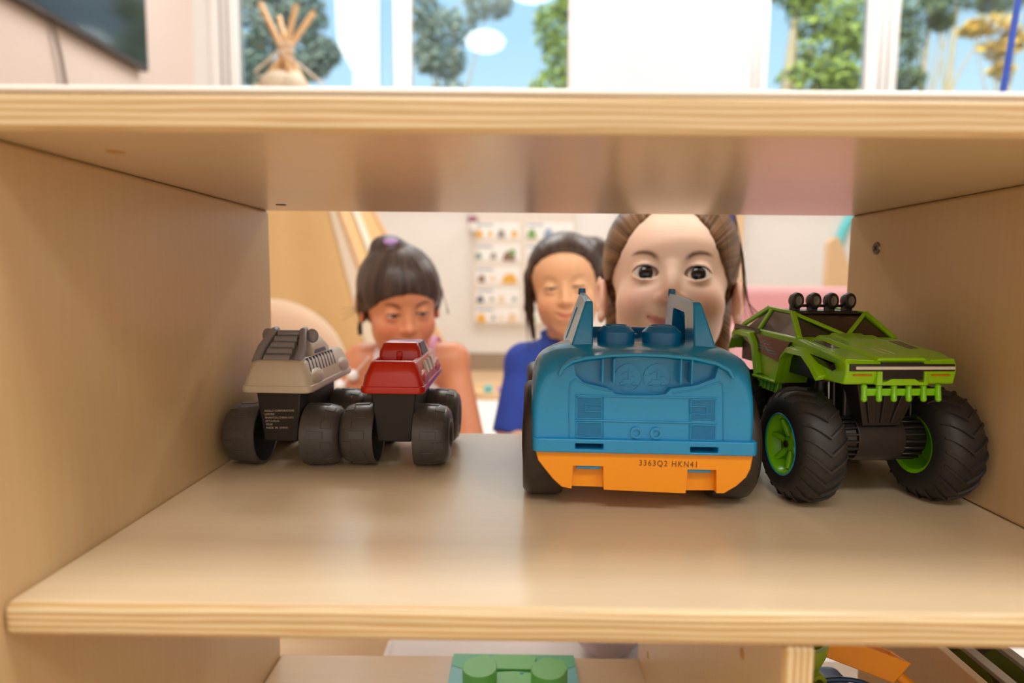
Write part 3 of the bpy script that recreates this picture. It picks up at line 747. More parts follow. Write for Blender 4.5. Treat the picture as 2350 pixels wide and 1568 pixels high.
# cab
b0 = [(-0.038, 0.034, 0.1160), (0.040, 0.034, 0.1160), (0.039, 0.128, 0.1175), (-0.038, 0.128, 0.1175)]
t0 = [(-0.0300, 0.060, 0.1338), (0.0310, 0.060, 0.1338), (0.0290, 0.103, 0.1358), (-0.0290, 0.103, 0.1358)]
MB().hexa(b0, t0).obj('cab_windows', M_tint, trk, bevel=0.0008)
def bar(name, a, b, wd, th=0.0022, m=M_green, nrm=(0, 0, 1)):
    a, b = Vector(a), Vector(b); t = (b-a).normalized(); n = Vector(nrm); n = (n-t*n.dot(t)).normalized(); sdv = t.cross(n)*wd/2; n = n*th/2
    return MB().hexa([a-sdv-n, a+sdv-n, a+sdv+n, a-sdv+n], [b-sdv-n, b+sdv-n, b+sdv+n, b-sdv+n]).obj(name, m, trk, bevel=0.0006, seg=2)
B, T = [Vector(p) for p in b0], [Vector(p) for p in t0]
for s, i, j in ((-1, 0, 3), (1, 1, 2)):
    bar('windscreen_pillar', B[i]+Vector((0, -0.001, 0)), T[i]+Vector((0, 0, 0.0012)), 0.0042, 0.003, nrm=(0, -1, 1))
    bar('roof_rail', T[i]+Vector((0, -0.001, 0.001)), T[j]+Vector((0, 0.001, 0.001)), 0.0038, 0.0026, nrm=(0, 0, 1))
    bar('rear_pillar', T[j]+Vector((0, 0, 0.001)), B[j]+Vector((0, 0.008, 0.0015)), 0.0042, 0.003, nrm=(s, 0, 0.3))
    mt, mb_ = T[j].lerp(T[i], 0.14), B[j].lerp(B[i], 0.28)
    bar('door_pillar', mt+Vector((s*0.0006, 0, 0)), mb_+Vector((s*0.0006, 0, 0)), 0.0042, 0.0026, nrm=(s, 0, 0.3))
    bar('windscreen_bar', T[i]+Vector((-s*0.001, -0.0012, 0)), Vector((s*0.0015, 0.0335, 0.1190)), 0.0032, 0.002, nrm=(0, -1, 1))
bar('roof_edge', T[0]+Vector((0, 0, 0.0006)), T[1]+Vector((0, 0, 0.0006)), 0.0022, 0.0014, m=M_tint)
MB().bb((-0.027, 0.062, 0.1325), (0.027, 0.102, 0.1362)).obj('roof', M_blk, trk, bevel=0.001)
# roof lamps
lb = MB().cyl((-0.024, 0.0725, 0.1400), (0.0245, 0.0725, 0.1400), 0.0012, n=12).obj('lamp_bar', M_blk, trk)
for k in range(4):
    x = -0.0225+0.0150*k
    g = MB().lathe([(0.0655, 0.0001), (0.0655, 0.0034), (0.0662, 0.0040), (0.070, 0.0044), (0.0755, 0.0034), (0.079, 0.0018), (0.080, 0.0002)], 'y', 24)
    g.v = [(p[0]*1.2+x, p[1], p[2]*1.62+0.1442) for p in g.v]
    g.bb((x-0.0026, 0.068, 0.1355), (x+0.0026, 0.076, 0.1400))
    h = g.obj('roof_lamp', M_blk, trk)
    g = MB().lathe([(0.0655, 0.0001), (0.0648, 0.0019), (0.0653, 0.0023)], 'y', 20)
    g.v = [(p[0]*1.15+x, p[1], p[2]*1.75+0.1444) for p in g.v]
    g.obj('lens', M_grey, h)

# ------------------------------------------------------------------ TWO SMALL MONSTER TRUCKS
M_tan = mat('cream_plastic', srgb(212, 198, 176), 0.35, coat=0.15, var=0.02)
M_gry = mat('grey_plastic', srgb(146, 142, 144), 0.4, var=0.03)
M_wh = mat('charcoal_wheel_plastic', srgb(78, 74, 72), 0.36, coat=0.1, var=0.03)
M_cha = mat('matt_black_plastic', srgb(30, 25, 24), 0.5, var=0.03)
M_redp = mat('red_plastic', srgb(206, 30, 0), 0.28, coat=0.3, var=0.02)
M_print = mat('pale_print', srgb(200, 182, 165), 0.6)
M_navy = mat('navy_print', srgb(50, 54, 96), 0.4)
M_eye = mat('pale_print_eye', srgb(225, 225, 220), 0.3)
RS, WS = 0.0262, 0.0300
def small_wheel(par, x_out, s, y):
    """s=-1: outer face to the left.  hollow towards the middle"""
    X = lambda t: x_out - s*t
    pr = [(0.003, 0.004), (0.003, 0.010), (0.0005, 0.0125), (0.0, 0.0165), (0.0012, 0.0205), (0.0045, 0.0238), (0.010, 0.0253), (WS-0.002, RS), (WS, RS), (WS, RS-0.0022), (0.010, 0.0225), (0.006, 0.004)]
    wv = MB().lathe([(X(t), r) for t, r in pr], 'x', 56).obj('wheel', M_wh, par, loc=(0, y, RS), angle=40)
    first = None
    for row in (0, 1):
        for i in range(9):
            if i == 0:
                g = MB()
                t0, t1 = (0.0045, 0.0125) if row else (0.0105, 0.0235)
                def rad(t):
                    return float(np.interp(t, [0.0012, 0.0045, 0.010, WS-0.002], [0.0205, 0.0238, 0.0253, RS]))
                rg = []
                for t in (t0, (t0+t1)/2, t1):
                    a0, a1 = -0.13, 0.13
                    ring = []
                    for a in (a0, 0, a1): ring.append(((X(t)), (rad(t)+0.0006)*math.sin(a), (rad(t)+0.0006)*math.cos(a)))
                    for a in (a1, 0, a0): ring.append(((X(t)), (rad(t)-0.001)*math.sin(a), (rad(t)-0.001)*math.cos(a)))
                    rg.append(ring)
                first = g.loft(rg).obj('tread_pad', M_wh, wv, bevel=0.00025, seg=1)
                first.rotation_euler = (row*PI/9, 0, 0)
            else:
                dupe(first, wv, rot=(row*PI/9+2*PI*i/9, 0, 0))
    return wv
def small_truck(name, label, cx, mbody, kind, loc, rz):
    t = thing(name, label, 'toy truck', loc, R(rz), None)
    HWd = 0.0490 if kind == 'white' else 0.0465
    for y in (0.0, 0.076):
        small_wheel(t, -HWd, -1, y); small_wheel(t, HWd, 1, y)
        MB().cyl((-HWd+0.006, y, RS), (HWd-0.006, y, RS), 0.0024, n=14).obj('axle', M_cha, t)
        for sg in (-1, 1): MB().cyl((sg*(HWd-0.028), y, RS), (sg*0.012, y, RS), 0.0038, n=14).obj('axle_sleeve', M_cha, t)
    MB().hexa([(-0.0190, -0.017, 0.0665), (0.0190, -0.017, 0.0665), (0.0190, 0.006, 0.0665), (-0.0190, 0.006, 0.0665)], [(-0.0145, -0.015, 0.0225), (0.0145, -0.015, 0.0225), (0.0145, 0.006, 0.0225), (-0.0145, 0.006, 0.0225)]).obj('chassis', M_cha, t, bevel=0.0015)
    MB().bb((-0.016, 0.004, 0.040), (0.016, 0.080, 0.064)).obj('chassis', M_cha, t, bevel=0.0015)
    MB().bb((-0.0145, 0.066, 0.0225), (0.0145, 0.086, 0.064)).obj('chassis', M_cha, t, bevel=0.0015)
    # skirt + body
    W2 = 0.0290 if kind == 'white' else 0.0262
    rear = -0.024
    rg = []
    def rr(hx, y0, y1, z, r=0.007):
        return [(x, y, z) for x, y in rrect(-hx, hx, y0, y1, r, 5)]
    F_ = 0.098
    low = MB().loft([rr(W2, rear, F_, 0.0650), rr(W2+0.0008, rear-0.0006, F_, 0.0672), rr(W2, rear, F_, 0.0710)])
    low.obj('skirt', mbody, t, bevel=0.0006, seg=2, angle=50)
    up = MB().loft([rr(W2-0.0006, rear+0.0006, F_-0.001, 0.0708), rr(W2-0.0022, rear+0.0014, F_-0.002, 0.0775), rr(W2-0.0065, rear+0.0035, 0.092, 0.0895), rr(W2-0.0085, rear+0.006, 0.088, 0.0915)])
    ub = up.obj('body', mbody, t, angle=50)
    if kind == 'red':
        # hollow cargo bed
        boolean(ub, MB().hexa([(-0.0135, rear+0.011, 0.080), (0.0135, rear+0.011, 0.080), (0.0135, 0.020, 0.080), (-0.0135, 0.020, 0.080)], [(-0.0165, rear+0.0085, 0.096), (0.0165, rear+0.0085, 0.096), (0.0165, 0.020, 0.096), (-0.0165, 0.020, 0.096)]))
        ub.data.set_sharp_from_angle(angle=R(42))
        cab_ = MB().loft([[(x*q, y, z) for x, y, z in rr(0.0185, y0, y1, z, 0.004)] for q, y0, y1, z in ((1.0, 0.010, 0.066, 0.088), (0.97, 0.0105, 0.062, 0.096), (0.84, 0.013, 0.052, 0.1025), (0.76, 0.016, 0.048, 0.1040))])
        cb_ = cab_.obj('cab', mbody, t, angle=55)
        MB().bb((-0.0022, 0.0075, 0.088), (0.0028, 0.012, 0.0965)).obj('cab_rib', mbody, t, bevel=0.0012)
        for s in (-1, 1):
            MB().hexa([(s*0.0178, 0.018, 0.0925), (s*0.0178, 0.050, 0.0925), (s*0.0150, 0.046, 0.103), (s*0.0150, 0.020, 0.103)], [(s*0.0192, 0.018, 0.0925), (s*0.0192, 0.050, 0.0925), (s*0.0162, 0.046, 0.103), (s*0.0162, 0.020, 0.103)]).obj('window', M_navy, t, bevel=0.0004)
            for k in range(3):
                MB().hexa([(s*0.0215, 0.004+0.018*k, 0.080), (s*0.0215, 0.012+0.018*k, 0.080), (s*0.0190, 0.016+0.018*k, 0.088), (s*0.0190, 0.010+0.018*k, 0.088)], [(s*0.0262, 0.004+0.018*k, 0.079), (s*0.0262, 0.012+0.018*k, 0.079), (s*0.0222, 0.016+0.018*k, 0.0885), (s*0.0222, 0.010+0.018*k, 0.0885)]).obj('flame_print', M_eye, t)
    else:
        # grey slide shaped rack, ears on top
        sl_ = MB().hexa([(-0.0205, rear+0.011, 0.090), (0.0180, rear+0.011, 0.090), (0.0180, rear+0.020, 0.090), (-0.0205, rear+0.020, 0.090)], [(-0.0125, 0.012, 0.1130), (0.0130, 0.012, 0.1130), (0.0130, 0.020, 0.1120), (-0.0125, 0.020, 0.1120)])
        so_ = sl_.obj('ramp', M_gry, t, bevel=0.001)
        for k in range(5):
            q = k/4.6; y = rear+0.011+(0.036-0.011+0.0)*q*1.0; z = 0.0925+0.0215*q
            MB().cyl((-0.012+0.004*q, y-0.0008, z), (0.0095+0.0008*q, y-0.0008, z), 0.0033, n=12).obj('rung', M_gry, so_)
        for a, b in ((-0.0205, -0.0128), (0.0178, 0.0132)):
            MB().tube([(a+0.002*(1 if a < 0 else -1), rear+0.008, 0.0895), (a*0.9, -0.004, 0.100), (b*0.98, 0.008, 0.1135), (b*0.96, 0.014, 0.1145)], [0.0038, 0.0038, 0.0034, 0.0026], 12).obj('rail', M_gry, so_)
        for x in (-0.0185, 0.0200):
            MB().sph((x, 0.010, 0.1095), (0.0052, 0.0035, 0.0062), 18, 12).obj('knob', M_gry, t)
        MB().loft([[(x*q, y, z) for x, y, z in rr(0.0185, y0, y1, z, 0.004)] for q, y0, y1, z in ((1.0, 0.012, 0.066, 0.088), (0.97, 0.014, 0.062, 0.096), (0.80, 0.016, 0.050, 0.1055), (0.70, 0.018, 0.046, 0.1065))]).obj('cab', mbody, t, angle=55)
        for s in (-1, 1):
            MB().hexa([(s*0.0178, 0.020, 0.0930), (s*0.0178, 0.050, 0.0930), (s*0.0145, 0.044, 0.103), (s*0.0145, 0.022, 0.103)], [(s*0.0190, 0.020, 0.0930), (s*0.0190, 0.050, 0.0930), (s*0.0155, 0.044, 0.103), (s*0.0155, 0.022, 0.103)]).obj('window', M_navy, t, bevel=0.0004)
            for k in range(9):
                y = -0.012+0.008*k
                MB().hexa([(s*0.0225, y, 0.0815), (s*0.0225, y+0.0022, 0.0815), (s*0.0190, y+0.005, 0.0915), (s*0.0190, y+0.0035, 0.0915)], [(s*0.0262, y, 0.0800), (s*0.0262, y+0.0025, 0.0800), (s*0.0215, y+0.0055, 0.0925), (s*0.0215, y+0.0035, 0.0925)]).obj('stripe', M_navy, t)
    # fender bulges
    for s in (-1, 1):
        for y in (0.0, 0.076):
            MB().sph((s*(W2-0.004), y, 0.0745), (0.0045, 0.019, 0.0085), 18, 12).obj('fender', mbody, t)
    if kind == 'white':
        p = MB()
        for i, ln in enumerate(('AGGLO CORPORATION', 'LIMITED', 'SHANTOU,CHINA-1612', 'ST71217216', 'FF520', 'MADE  IN  CHINA')):
            text(ln, 0.0023, M_print, t, (-0.0128+0.0002*i, -0.01625+0.00013*i, 0.0478-0.0029*i), (R(92.5), R(-1.5), 0), 'printed_line')
    return t
small_truck('small_monster_truck', 'cream toy monster truck with grey ramp on its back, left of the red one', 0, M_tan, 'white', (-0.1965, 0.543, ZS), -1.5)
small_truck('small_monster_truck', 'red toy monster truck with open bed, in front of the dark haired girl', 0, M_redp, 'red', (-0.1020, 0.545, ZS), -0.5)

# ------------------------------------------------------------------ LOWER SHELF: frog puzzle, toys in the right bay
M_pz = mat('puzzle_green', srgb(104, 196, 146), 0.4); M_pzb = mat('puzzle_blue', srgb(126, 200, 204), 0.4)
M_frog = mat('frog_green', srgb(122, 208, 112), 0.4); M_fs = mat('frog_side_green', srgb(48, 110, 44), 0.4)
zb = ZL+0.008
a, b, c, d = KZ(1040, 1500, zb), KZ(1318, 1502, zb), KZ(1040, 1700, zb), KZ(1318, 1700, zb)
pw = (b.x-a.x); pcx = (a.x+b.x)/2; pY = a.y; pL = 0.12
pz = thing('frog_puzzle', 'green and blue wooden frog puzzle lying flat on the lower shelf', 'puzzle', (pcx, pY-pL/2, ZL), 0)
MB().prism(rrect(-pw/2, pw/2, -pL/2, pL/2, 0.006), 0.0005, 0.008, 'z').obj('board', M_pzb, pz, bevel=0.0006)
MB().prism([(-pw/2+0.001, pL/2-0.001), (-pw/2+0.001, pL/2-0.022), (-0.03, pL/2-0.037), (0.03, pL/2-0.037), (pw/2-0.001, pL/2-0.020), (pw/2-0.001, pL/2-0.001)], 0.0078, 0.0085, 'z').obj('printed_band', M_pz, pz)
def disc(cx, cy, rx, ry, z0, z1, bumps=(), n=36):
    P = []
    for i in range(n):
        q = 2*PI*i/n; r = 1.0
        for ba, bh, bw in bumps:
            dd = (q-ba+PI) % (2*PI)-PI; r += bh*math.exp(-(dd/bw)**2)
        P.append((cx+rx*r*math.cos(q), cy+ry*r*math.sin(q)))
    return MB().prism(P, z0, z1, 'z')
fb = disc(0, -0.012, 0.046, 0.036, 0.008, 0.0125).obj('frog_face', M_frog, pz, bevel=0.0008)
e1 = KZ(1101, 1528, ZL+0.026); e2 = KZ(1258, 1533, ZL+0.026)
oy = pY-pL/2
for e, bp in ((e1, ((1.3, 0.30, 0.25), (0.7, 0.12, 0.2))), (e2, ((0.75, 0.30, 0.3), (1.6, 0.12, 0.25), (0.1, 0.15, 0.2)))):
    disc(e.x-pcx, e.y-oy-0.002, 0.0170, 0.0175, 0.008, 0.026, bp).obj('eye_piece', M_frog, pz, bevel=0.0008)
MB().prism([(-0.024, pL/2-0.008), (-0.02, pL/2-0.03), (0.02, pL/2-0.03), (0.024, pL/2-0.008), (0.012, pL/2-0.004), (-0.012, pL/2-0.004)], 0.0085, 0.0105, 'z').obj('forehead_piece', M_frog, pz, bevel=0.0006)
MB().sph((0.008, pL/2-0.040, 0.0125), (0.002, 0.0015, 0.0006), 12, 8).obj('nostril', M_cyan, pz)

# toys past the divider
M_lime = mat('toy_lime', srgb(150, 180, 50), 0.3); M_rd = mat('toy_red', srgb(215, 30, 14), 0.3, coat=0.2); M_nv = mat('toy_navy', srgb(38, 74, 120), 0.35); M_yl = mat('toy_amber', srgb(250, 160, 14), 0.3)
c = K(1905, 1600, 0.46)
red = thing('toy_bucket', 'red toy bucket with curved rim on the lower shelf, right of the divider', 'toy bucket', (c.x-0.008, 0.43, ZL))
MB().lathe([(0.0, 0.018), (0.0, 0.022), (0.098, 0.033), (0.0995, 0.035), (0.1015, 0.035), (0.1015, 0.032), (0.004, 0.020), (0.004, 0.001)], 'z', 40).obj('bucket_wall', M_rd, red)
MB().tube([(-0.0345, 0, 0.096), (-0.030, -0.022, 0.090), (0, -0.0365, 0.084), (0.030, -0.022, 0.090), (0.0345, 0, 0.096)], 0.0016, 8).obj('bucket_handle', M_rd, red)
nv = thing('toy_tractor', 'navy blue toy vehicle behind the red bucket on the lower shelf', 'toy vehicle', (c.x+0.028, 0.50, ZL))
MB().loft([[(x, y, z) for x, y in rrect(-hx, hx, -0.036, 0.036, 0.006)] for hx, z in ((0.024, 0.020), (0.026, 0.034), (0.024, 0.052), (0.018, 0.066), (0.014, 0.070))]).obj('hull', M_nv, nv, angle=50)
for s in (-1, 1):
    for y in (-0.024, 0.024): MB().lathe([(s*0.022, 0.002), (s*0.022, 0.014), (s*0.025, 0.0162), (s*0.034, 0.0162), (s*0.036, 0.014), (s*0.036, 0.007), (s*0.033, 0.006), (s*0.033, 0.001)], 'x', 28).obj('wheel', M_nv, nv, loc=(0, y, 0.0165))
MB().tube([(0.030*math.cos(q), 0.0, 0.070+0.012*math.sin(q)) for q in [PI*i/10 for i in range(11)]], 0.002, 8).obj('roll_bar', M_nv, nv)
ob_ = thing('toy_dump_bed', 'amber toy dump bed tipped on top of the navy toy', 'toy vehicle', (c.x+0.044, 0.515, ZL+0.086))
def tray(m, par, L_, W_, H_, t=0.002):
    g = MB()
    O = [(-L_, -W_), (L_, -W_*0.7), (L_, W_*0.7), (-L_, W_)]
    g.loft([[(x*0.8, y*0.8, 0) for x, y in O], [(x, y, H_) for x, y in O], [(x*0.93, y*0.9, H_) for x, y in O], [(x*0.75, y*0.72, t) for x, y in O]])
    return g.obj('tray', m, par, bevel=0.0008)
tr_ = tray(M_yl, ob_, 0.036, 0.026, 0.020)
tr_.rotation_euler = (R(-18), R(16), R(-14))
kn = MB().cyl((0.034, -0.004, 0.006), (0.046, -0.004, 0.002), 0.0045, 0.004, 14).obj('pivot', M_yl, ob_, bevel=0.0008)
kn.rotation_euler = (R(-18), R(16), R(-14))
lm = thing('toy_digger_scoop', 'lime green toy loop piece beside the divider on the lower shelf', 'toy part', (c.x-0.010, 0.49, ZL+0.098))
lo_ = MB().lathe([(0.0, 0.010), (0.0, 0.013), (0.016, 0.019), (0.024, 0.020), (0.024, 0.016), (0.004, 0.010)], 'z', 28, closed=True).obj('cup', M_lime, lm)
MB().lathe([(-0.003, 0.0025), (0.003, 0.0025), (0.003, 0.0055), (-0.003, 0.0055)], 'y', 20, (0.006, -0.018, 0.001), closed=True).obj('eyelet', M_lime, lm)
# thin wooden tray side and picture boards at the right
M_card = mat('board_olive', srgb(116, 126, 20), 0.4); M_brn = mat('board_brown', srgb(104, 82, 70), 0.3, coat=0.5); M_teal = mat('board_teal', srgb(92, 150, 140), 0.4); M_clear = mat('clear_edge', srgb(170, 160, 145), 0.15, coat=0.6)
q = K(2200, 1508, 0.50)
tw = thing('wooden_rack', 'pale wooden rack side standing in the lower right bay', 'rack', (q.x-0.004, 0.50, ZL))
MB().bb((-0.004, -0.13, 0), (0.004, 0.13, q.z-ZL)).obj('rack_side', W_V, tw, bevel=0.001)
for i, (px, mm, lab) in enumerate(((2246, M_brn, 'brown and green picture board behind the wooden rack side'), (2330, M_brn, 'green picture board with teal disc at the far right of the lower bay'))):
    q2 = K(px, 1508, 0.50)
    t = thing('picture_board', lab, 'picture board', (q2.x, 0.50, ZL), 0)
    MB().bb((-0.003, -0.12, 0), (0.003, 0.12, q2.z-ZL-0.0)).obj('board', mm, t, bevel=0.0006)
    MB().bb((-0.0045, -0.121, q2.z-ZL-0.003), (0.0045, 0.121, q2.z-ZL+0.001)).obj('clear_rim', M_clear, t, bevel=0.0006)
    for k in range(3):
        MB().lathe([(-0.0036, 0.001), (-0.0036, 0.034), (-0.003, 0.034)], 'x', 32).obj('printed_disc', M_card if (k+i) != 3 else M_teal, t, loc=(0, -0.07+0.07*k, q2.z-ZL-0.034 if k != 3 else 0.05))

# ------------------------------------------------------------------ signed-distance modelling for the children
def smin(a, b, k):
    h = np.clip(0.5+0.5*(a-b)/k, 0, 1)
    return a*(1-h)+b*h - k*h*(1-h)
def smax(a, b, k): return -smin(-a, -b, k)
class Field:
    def __init__(s, xs, ys, zs):
        s.x, s.y, s.z = [np.asarray(q, np.float32) for q in (xs, ys, zs)]
        s.D = np.full((len(s.x), len(s.y), len(s.z)), 1.0, np.float32)
    def sub(s, lo, hi):
        r = []
        for g, a, b in zip((s.x, s.y, s.z), lo, hi):
            i, j = np.searchsorted(g, a), np.searchsorted(g, b)
            r.append(slice(max(0, i-1), min(len(g), j+1)))
        return tuple(r)
    def op(s, lo, hi, fn, mode='add', k=0.004):
        q = s.sub(lo, hi)
        X, Y, Z = s.x[q[0]][:, None, None], s.y[q[1]][None, :, None], s.z[q[2]][None, None, :]
        if 0 in (X.size, Y.size, Z.size): return
        d = fn(X, Y, Z).astype(np.float32)
        if mode == 'add': s.D[q] = smin(s.D[q], d, k)
        elif mode == 'sub': s.D[q] = smax(s.D[q], -d, k)
        elif mode == 'and': s.D[q] = smax(s.D[q], d, k)
    def cap(s, a, b, ra, rb, k=0.01, mode='add', flat=None):
        a, b = np.array(a, float), np.array(b, float); m = max(ra, rb)+k+0.015
        lo, hi = np.minimum(a, b)-m, np.maximum(a, b)+m
        ba = b-a; L = ba@ba+1e-12
        def fn(X, Y, Z):
            px, py, pz = X-a[0], Y-a[1], Z-a[2]
            t = np.clip((px*ba[0]+py*ba[1]+pz*ba[2])/L, 0, 1)
            dx, dy, dz = px-ba[0]*t, py-ba[1]*t, pz-ba[2]*t
            return np.sqrt(dx*dx+dy*dy+dz*dz)-(ra+(rb-ra)*t)
        s.op(lo, hi, fn, mode, k)
    def ell(s, c, r, k=0.01, mode='add', T=None):
        """ellipsoid; T = (R(3x3), origin, scale) of the local frame in which c and r are given"""
        c, r = np.array(c, float), np.array(r, float)
        if T is None: Rm, o, sc = np.eye(3), np.zeros(3), 1.0
        else: Rm, o, sc = T
        wc = o+sc*(Rm@c); m = sc*r.max()+k+0.012
        def fn(X, Y, Z):
            px, py, pz = X-wc[0], Y-wc[1], Z-wc[2]
            u = [(Rm[0, i]*px+Rm[1, i]*py+Rm[2, i]*pz)/sc for i in range(3)]
            k0 = np.sqrt(sum((u[i]/r[i])**2 for i in range(3)))
            k1 = np.sqrt(sum((u[i]/r[i]**2)**2 for i in range(3)))+1e-9
            return sc*k0*(k0-1)/k1
        s.op(wc-m, wc+m, fn, mode, k)
    def lcap(s, a, b, ra, rb, T, k=0.01, mode='add'):
        Rm, o, sc = T
        s.cap(o+sc*(Rm@np.array(a, float)), o+sc*(Rm@np.array(b, float)), ra*sc, rb*sc, k, mode)
    def local(s, T, lo, hi, fn, mode='add', k=0.004):
        """fn works in local coordinates; lo, hi is the local box"""
        Rm, o, sc = T
        cs = np.array([o+sc*(Rm@np.array([x, y, z])) for x in (lo[0], hi[0]) for y in (lo[1], hi[1]) for z in (lo[2], hi[2])])
        def g(X, Y, Z):
            px, py, pz = X-o[0], Y-o[1], Z-o[2]
            return sc*fn(*[(Rm[0, i]*px+Rm[1, i]*py+Rm[2, i]*pz)/sc for i in range(3)])
        s.op(cs.min(0), cs.max(0), g, mode, k)
    def mesh(s):
        D = s.D; n = np.array(D.shape)
        sg = D < 0
        c = np.zeros(n-1, np.uint8)
        for i in (0, 1):
            for j in (0, 1):
                for k in (0, 1): c += sg[i:n[0]-1+i, j:n[1]-1+j, k:n[2]-1+k]
        act = np.argwhere((c > 0) & (c < 8))
        vals = {}
        for i in (0, 1):
            for j in (0, 1):
                for k in (0, 1): vals[i, j, k] = D[act[:, 0]+i, act[:, 1]+j, act[:, 2]+k]
        P = np.zeros((len(act), 3)); N = np.zeros(len(act))
        for ax in range(3):
            for a in (0, 1):
                for b in (0, 1):
                    p = [0, 0, 0]; o = [q for q in range(3) if q != ax]; p[o[0]] = a; p[o[1]] = b
                    q = list(p); q[ax] = 1
                    v0, v1 = vals[tuple(p)], vals[tuple(q)]
                    m = (v0 < 0) != (v1 < 0)
                    t = np.where(m, v0/(v0-v1+1e-20), 0)
                    for d in range(3): P[:, d] += np.where(m, p[d]+(t if d == ax else 0), 0)
                    N += m
        P /= N[:, None]; P += act
        V = np.stack([np.interp(P[:, d], np.arange(n[d]), (s.x, s.y, s.z)[d]) for d in range(3)], 1)
        idx = np.full(n-1, -1, np.int32); idx[tuple(act.T)] = np.arange(len(act))
        F = []
        for ax in range(3):
            o = [q for q in range(3) if q != ax]
            sl0 = [slice(None)]*3; sl1 = [slice(None)]*3; sl0[ax] = slice(0, -1); sl1[ax] = slice(1, None)
            ch = sg[tuple(sl0)] != sg[tuple(sl1)]
            e = np.argwhere(ch)
            e = e[(e[:, o[0]] > 0) & (e[:, o[1]] > 0) & (e[:, o[0]] < n[o[0]]-1) & (e[:, o[1]] < n[o[1]]-1)]
            ins = sg[tuple(e.T)]
            q = []
            for da, db in ((-1, -1), (0, -1), (0, 0), (-1, 0)):
                g = e.copy(); g[:, o[0]] += da; g[:, o[1]] += db
                q.append(idx[tuple(g.T)])
            q = np.stack(q, 1)
            flip = ins if ax != 1 else ~ins
            q[~flip] = q[~flip][:, ::-1]
            F.append(q)
        F = np.concatenate(F)
        F = F[(F >= 0).all(1)]
        return V, F
def axis_lines(segs):
    """[(start, end, step), ...] joined"""
    out = []
    for a, b, st in segs: out.extend(np.arange(a, b-st*0.4, st))
    out.append(segs[-1][1]); return np.array(out)
def np_obj(name, V, F, m, parent=None, cols=None, loc=(0, 0, 0), extra=None):
    loc = np.array(loc)
    me = bpy.data.meshes.new(name)
    V = V-loc
    if extra is not None:
        for v2, f2 in extra:
            F = np.concatenate([F, f2+len(V)]); V = np.concatenate([V, v2-loc])
            if cols is not None: cols = np.concatenate([cols, np.tile(cols[0]*0+extra_col, (len(v2), 1))])
    me.vertices.add(len(V)); me.vertices.foreach_set('co', V.astype(np.float32).ravel())
    me.loops.add(F.size); me.loops.foreach_set('vertex_index', F.astype(np.int32).ravel())
    me.polygons.add(len(F)); me.polygons.foreach_set('loop_start', np.arange(0, F.size, 4, dtype=np.int32))
    me.update(calc_edges=True); me.validate()
    if cols is not None:
        at = me.color_attributes.new('Col', 'FLOAT_COLOR', 'POINT')
        at.data.foreach_set('color', np.concatenate([cols, np.ones((len(cols), 1))], 1).astype(np.float32).ravel())
    me.materials.append(m); me.shade_smooth()
    o = bpy.data.objects.new(name, me); COL.objects.link(o)
    if parent is not None: o.parent = parent
    return o
extra_col = 0
def rotm(yaw, pitch, roll=0):
    return np.array(Matrix.Rotation(yaw, 3, 'Z') @ Matrix.Rotation(roll, 3, 'Y') @ Matrix.Rotation(pitch, 3, 'X'))

M_skin = mat('skin', srgb(225, 170, 135), 0.42, sss=0.25, attr='Col', spec=0.4)
M_eyew = mat('eye_white', srgb(238, 232, 226), 0.12, attr='Col', coat=0.6)
M_lash = mat('lashes', srgb(40, 26, 20), 0.6)
def hair_mat(name, c0, c1, rough=0.38):
    m = bpy.data.materials.new(name); m.use_nodes = True
    nt = m.node_tree; b = nt.nodes['Principled BSDF']; L = nt.links.new
    t = nt.nodes.new('ShaderNodeAttribute'); t.attribute_name = 'Flow'
    n = nt.nodes.new('ShaderNodeTexNoise'); n.inputs['Scale'].default_value = 1.0; n.inputs['Detail'].default_value = 3
    L(t.outputs['Vector'], n.inputs['Vector'])
    r = nt.nodes.new('ShaderNodeValToRGB'); r.color_ramp.elements[0].position = 0.3; r.color_ramp.elements[1].position = 0.72
    r.color_ramp.elements[0].color = (*c0, 1); r.color_ramp.elements[1].color = (*c1, 1)
    L(n.outputs['Fac'], r.inputs[0]); L(r.outputs[0], b.inputs['Base Color'])
    b.inputs['Roughness'].default_value = rough; b.inputs['Specular IOR Level'].default_value = 0.3
    bp = nt.nodes.new('ShaderNodeBump'); bp.inputs['Strength'].default_value = 0.35; bp.inputs['Distance'].default_value = 0.0012
    L(n.outputs['Fac'], bp.inputs['Height']); L(bp.outputs[0], b.inputs['Normal'])
    return m
def flow_attr(o, T, pole, dens=1.0):
    """coordinates that run along the combed hair, towards the pole (local point of the knot)"""
    me = o.data; n = len(me.vertices); co = np.zeros(n*3, np.float32); me.vertices.foreach_get('co', co); co = co.reshape(-1, 3)+np.array(o.location)
    Rm, og, sc = T
    p = (co-og)@Rm/sc - np.array(pole)
    L = np.linalg.norm(p, axis=1)+1e-6; d = p/L[:, None]
    ax = np.array([0, 1.0, 0.15]) if abs(pole[2]) < 0.1 else np.array([0, 0.1, 1.0]); ax /= np.linalg.norm(ax)
    q = (co-og)@Rm/sc-np.array([0, 0.02, 0.01]); t = q@ax; pr = q-t[:, None]*ax; pr /= np.linalg.norm(pr, axis=1)[:, None]+1e-6
    ang = pr*26*dens+t[:, None]*7
    at = me.attributes.new('Flow', 'FLOAT_VECTOR', 'POINT'); at.data.foreach_set('vector', ang.astype(np.float32).ravel())

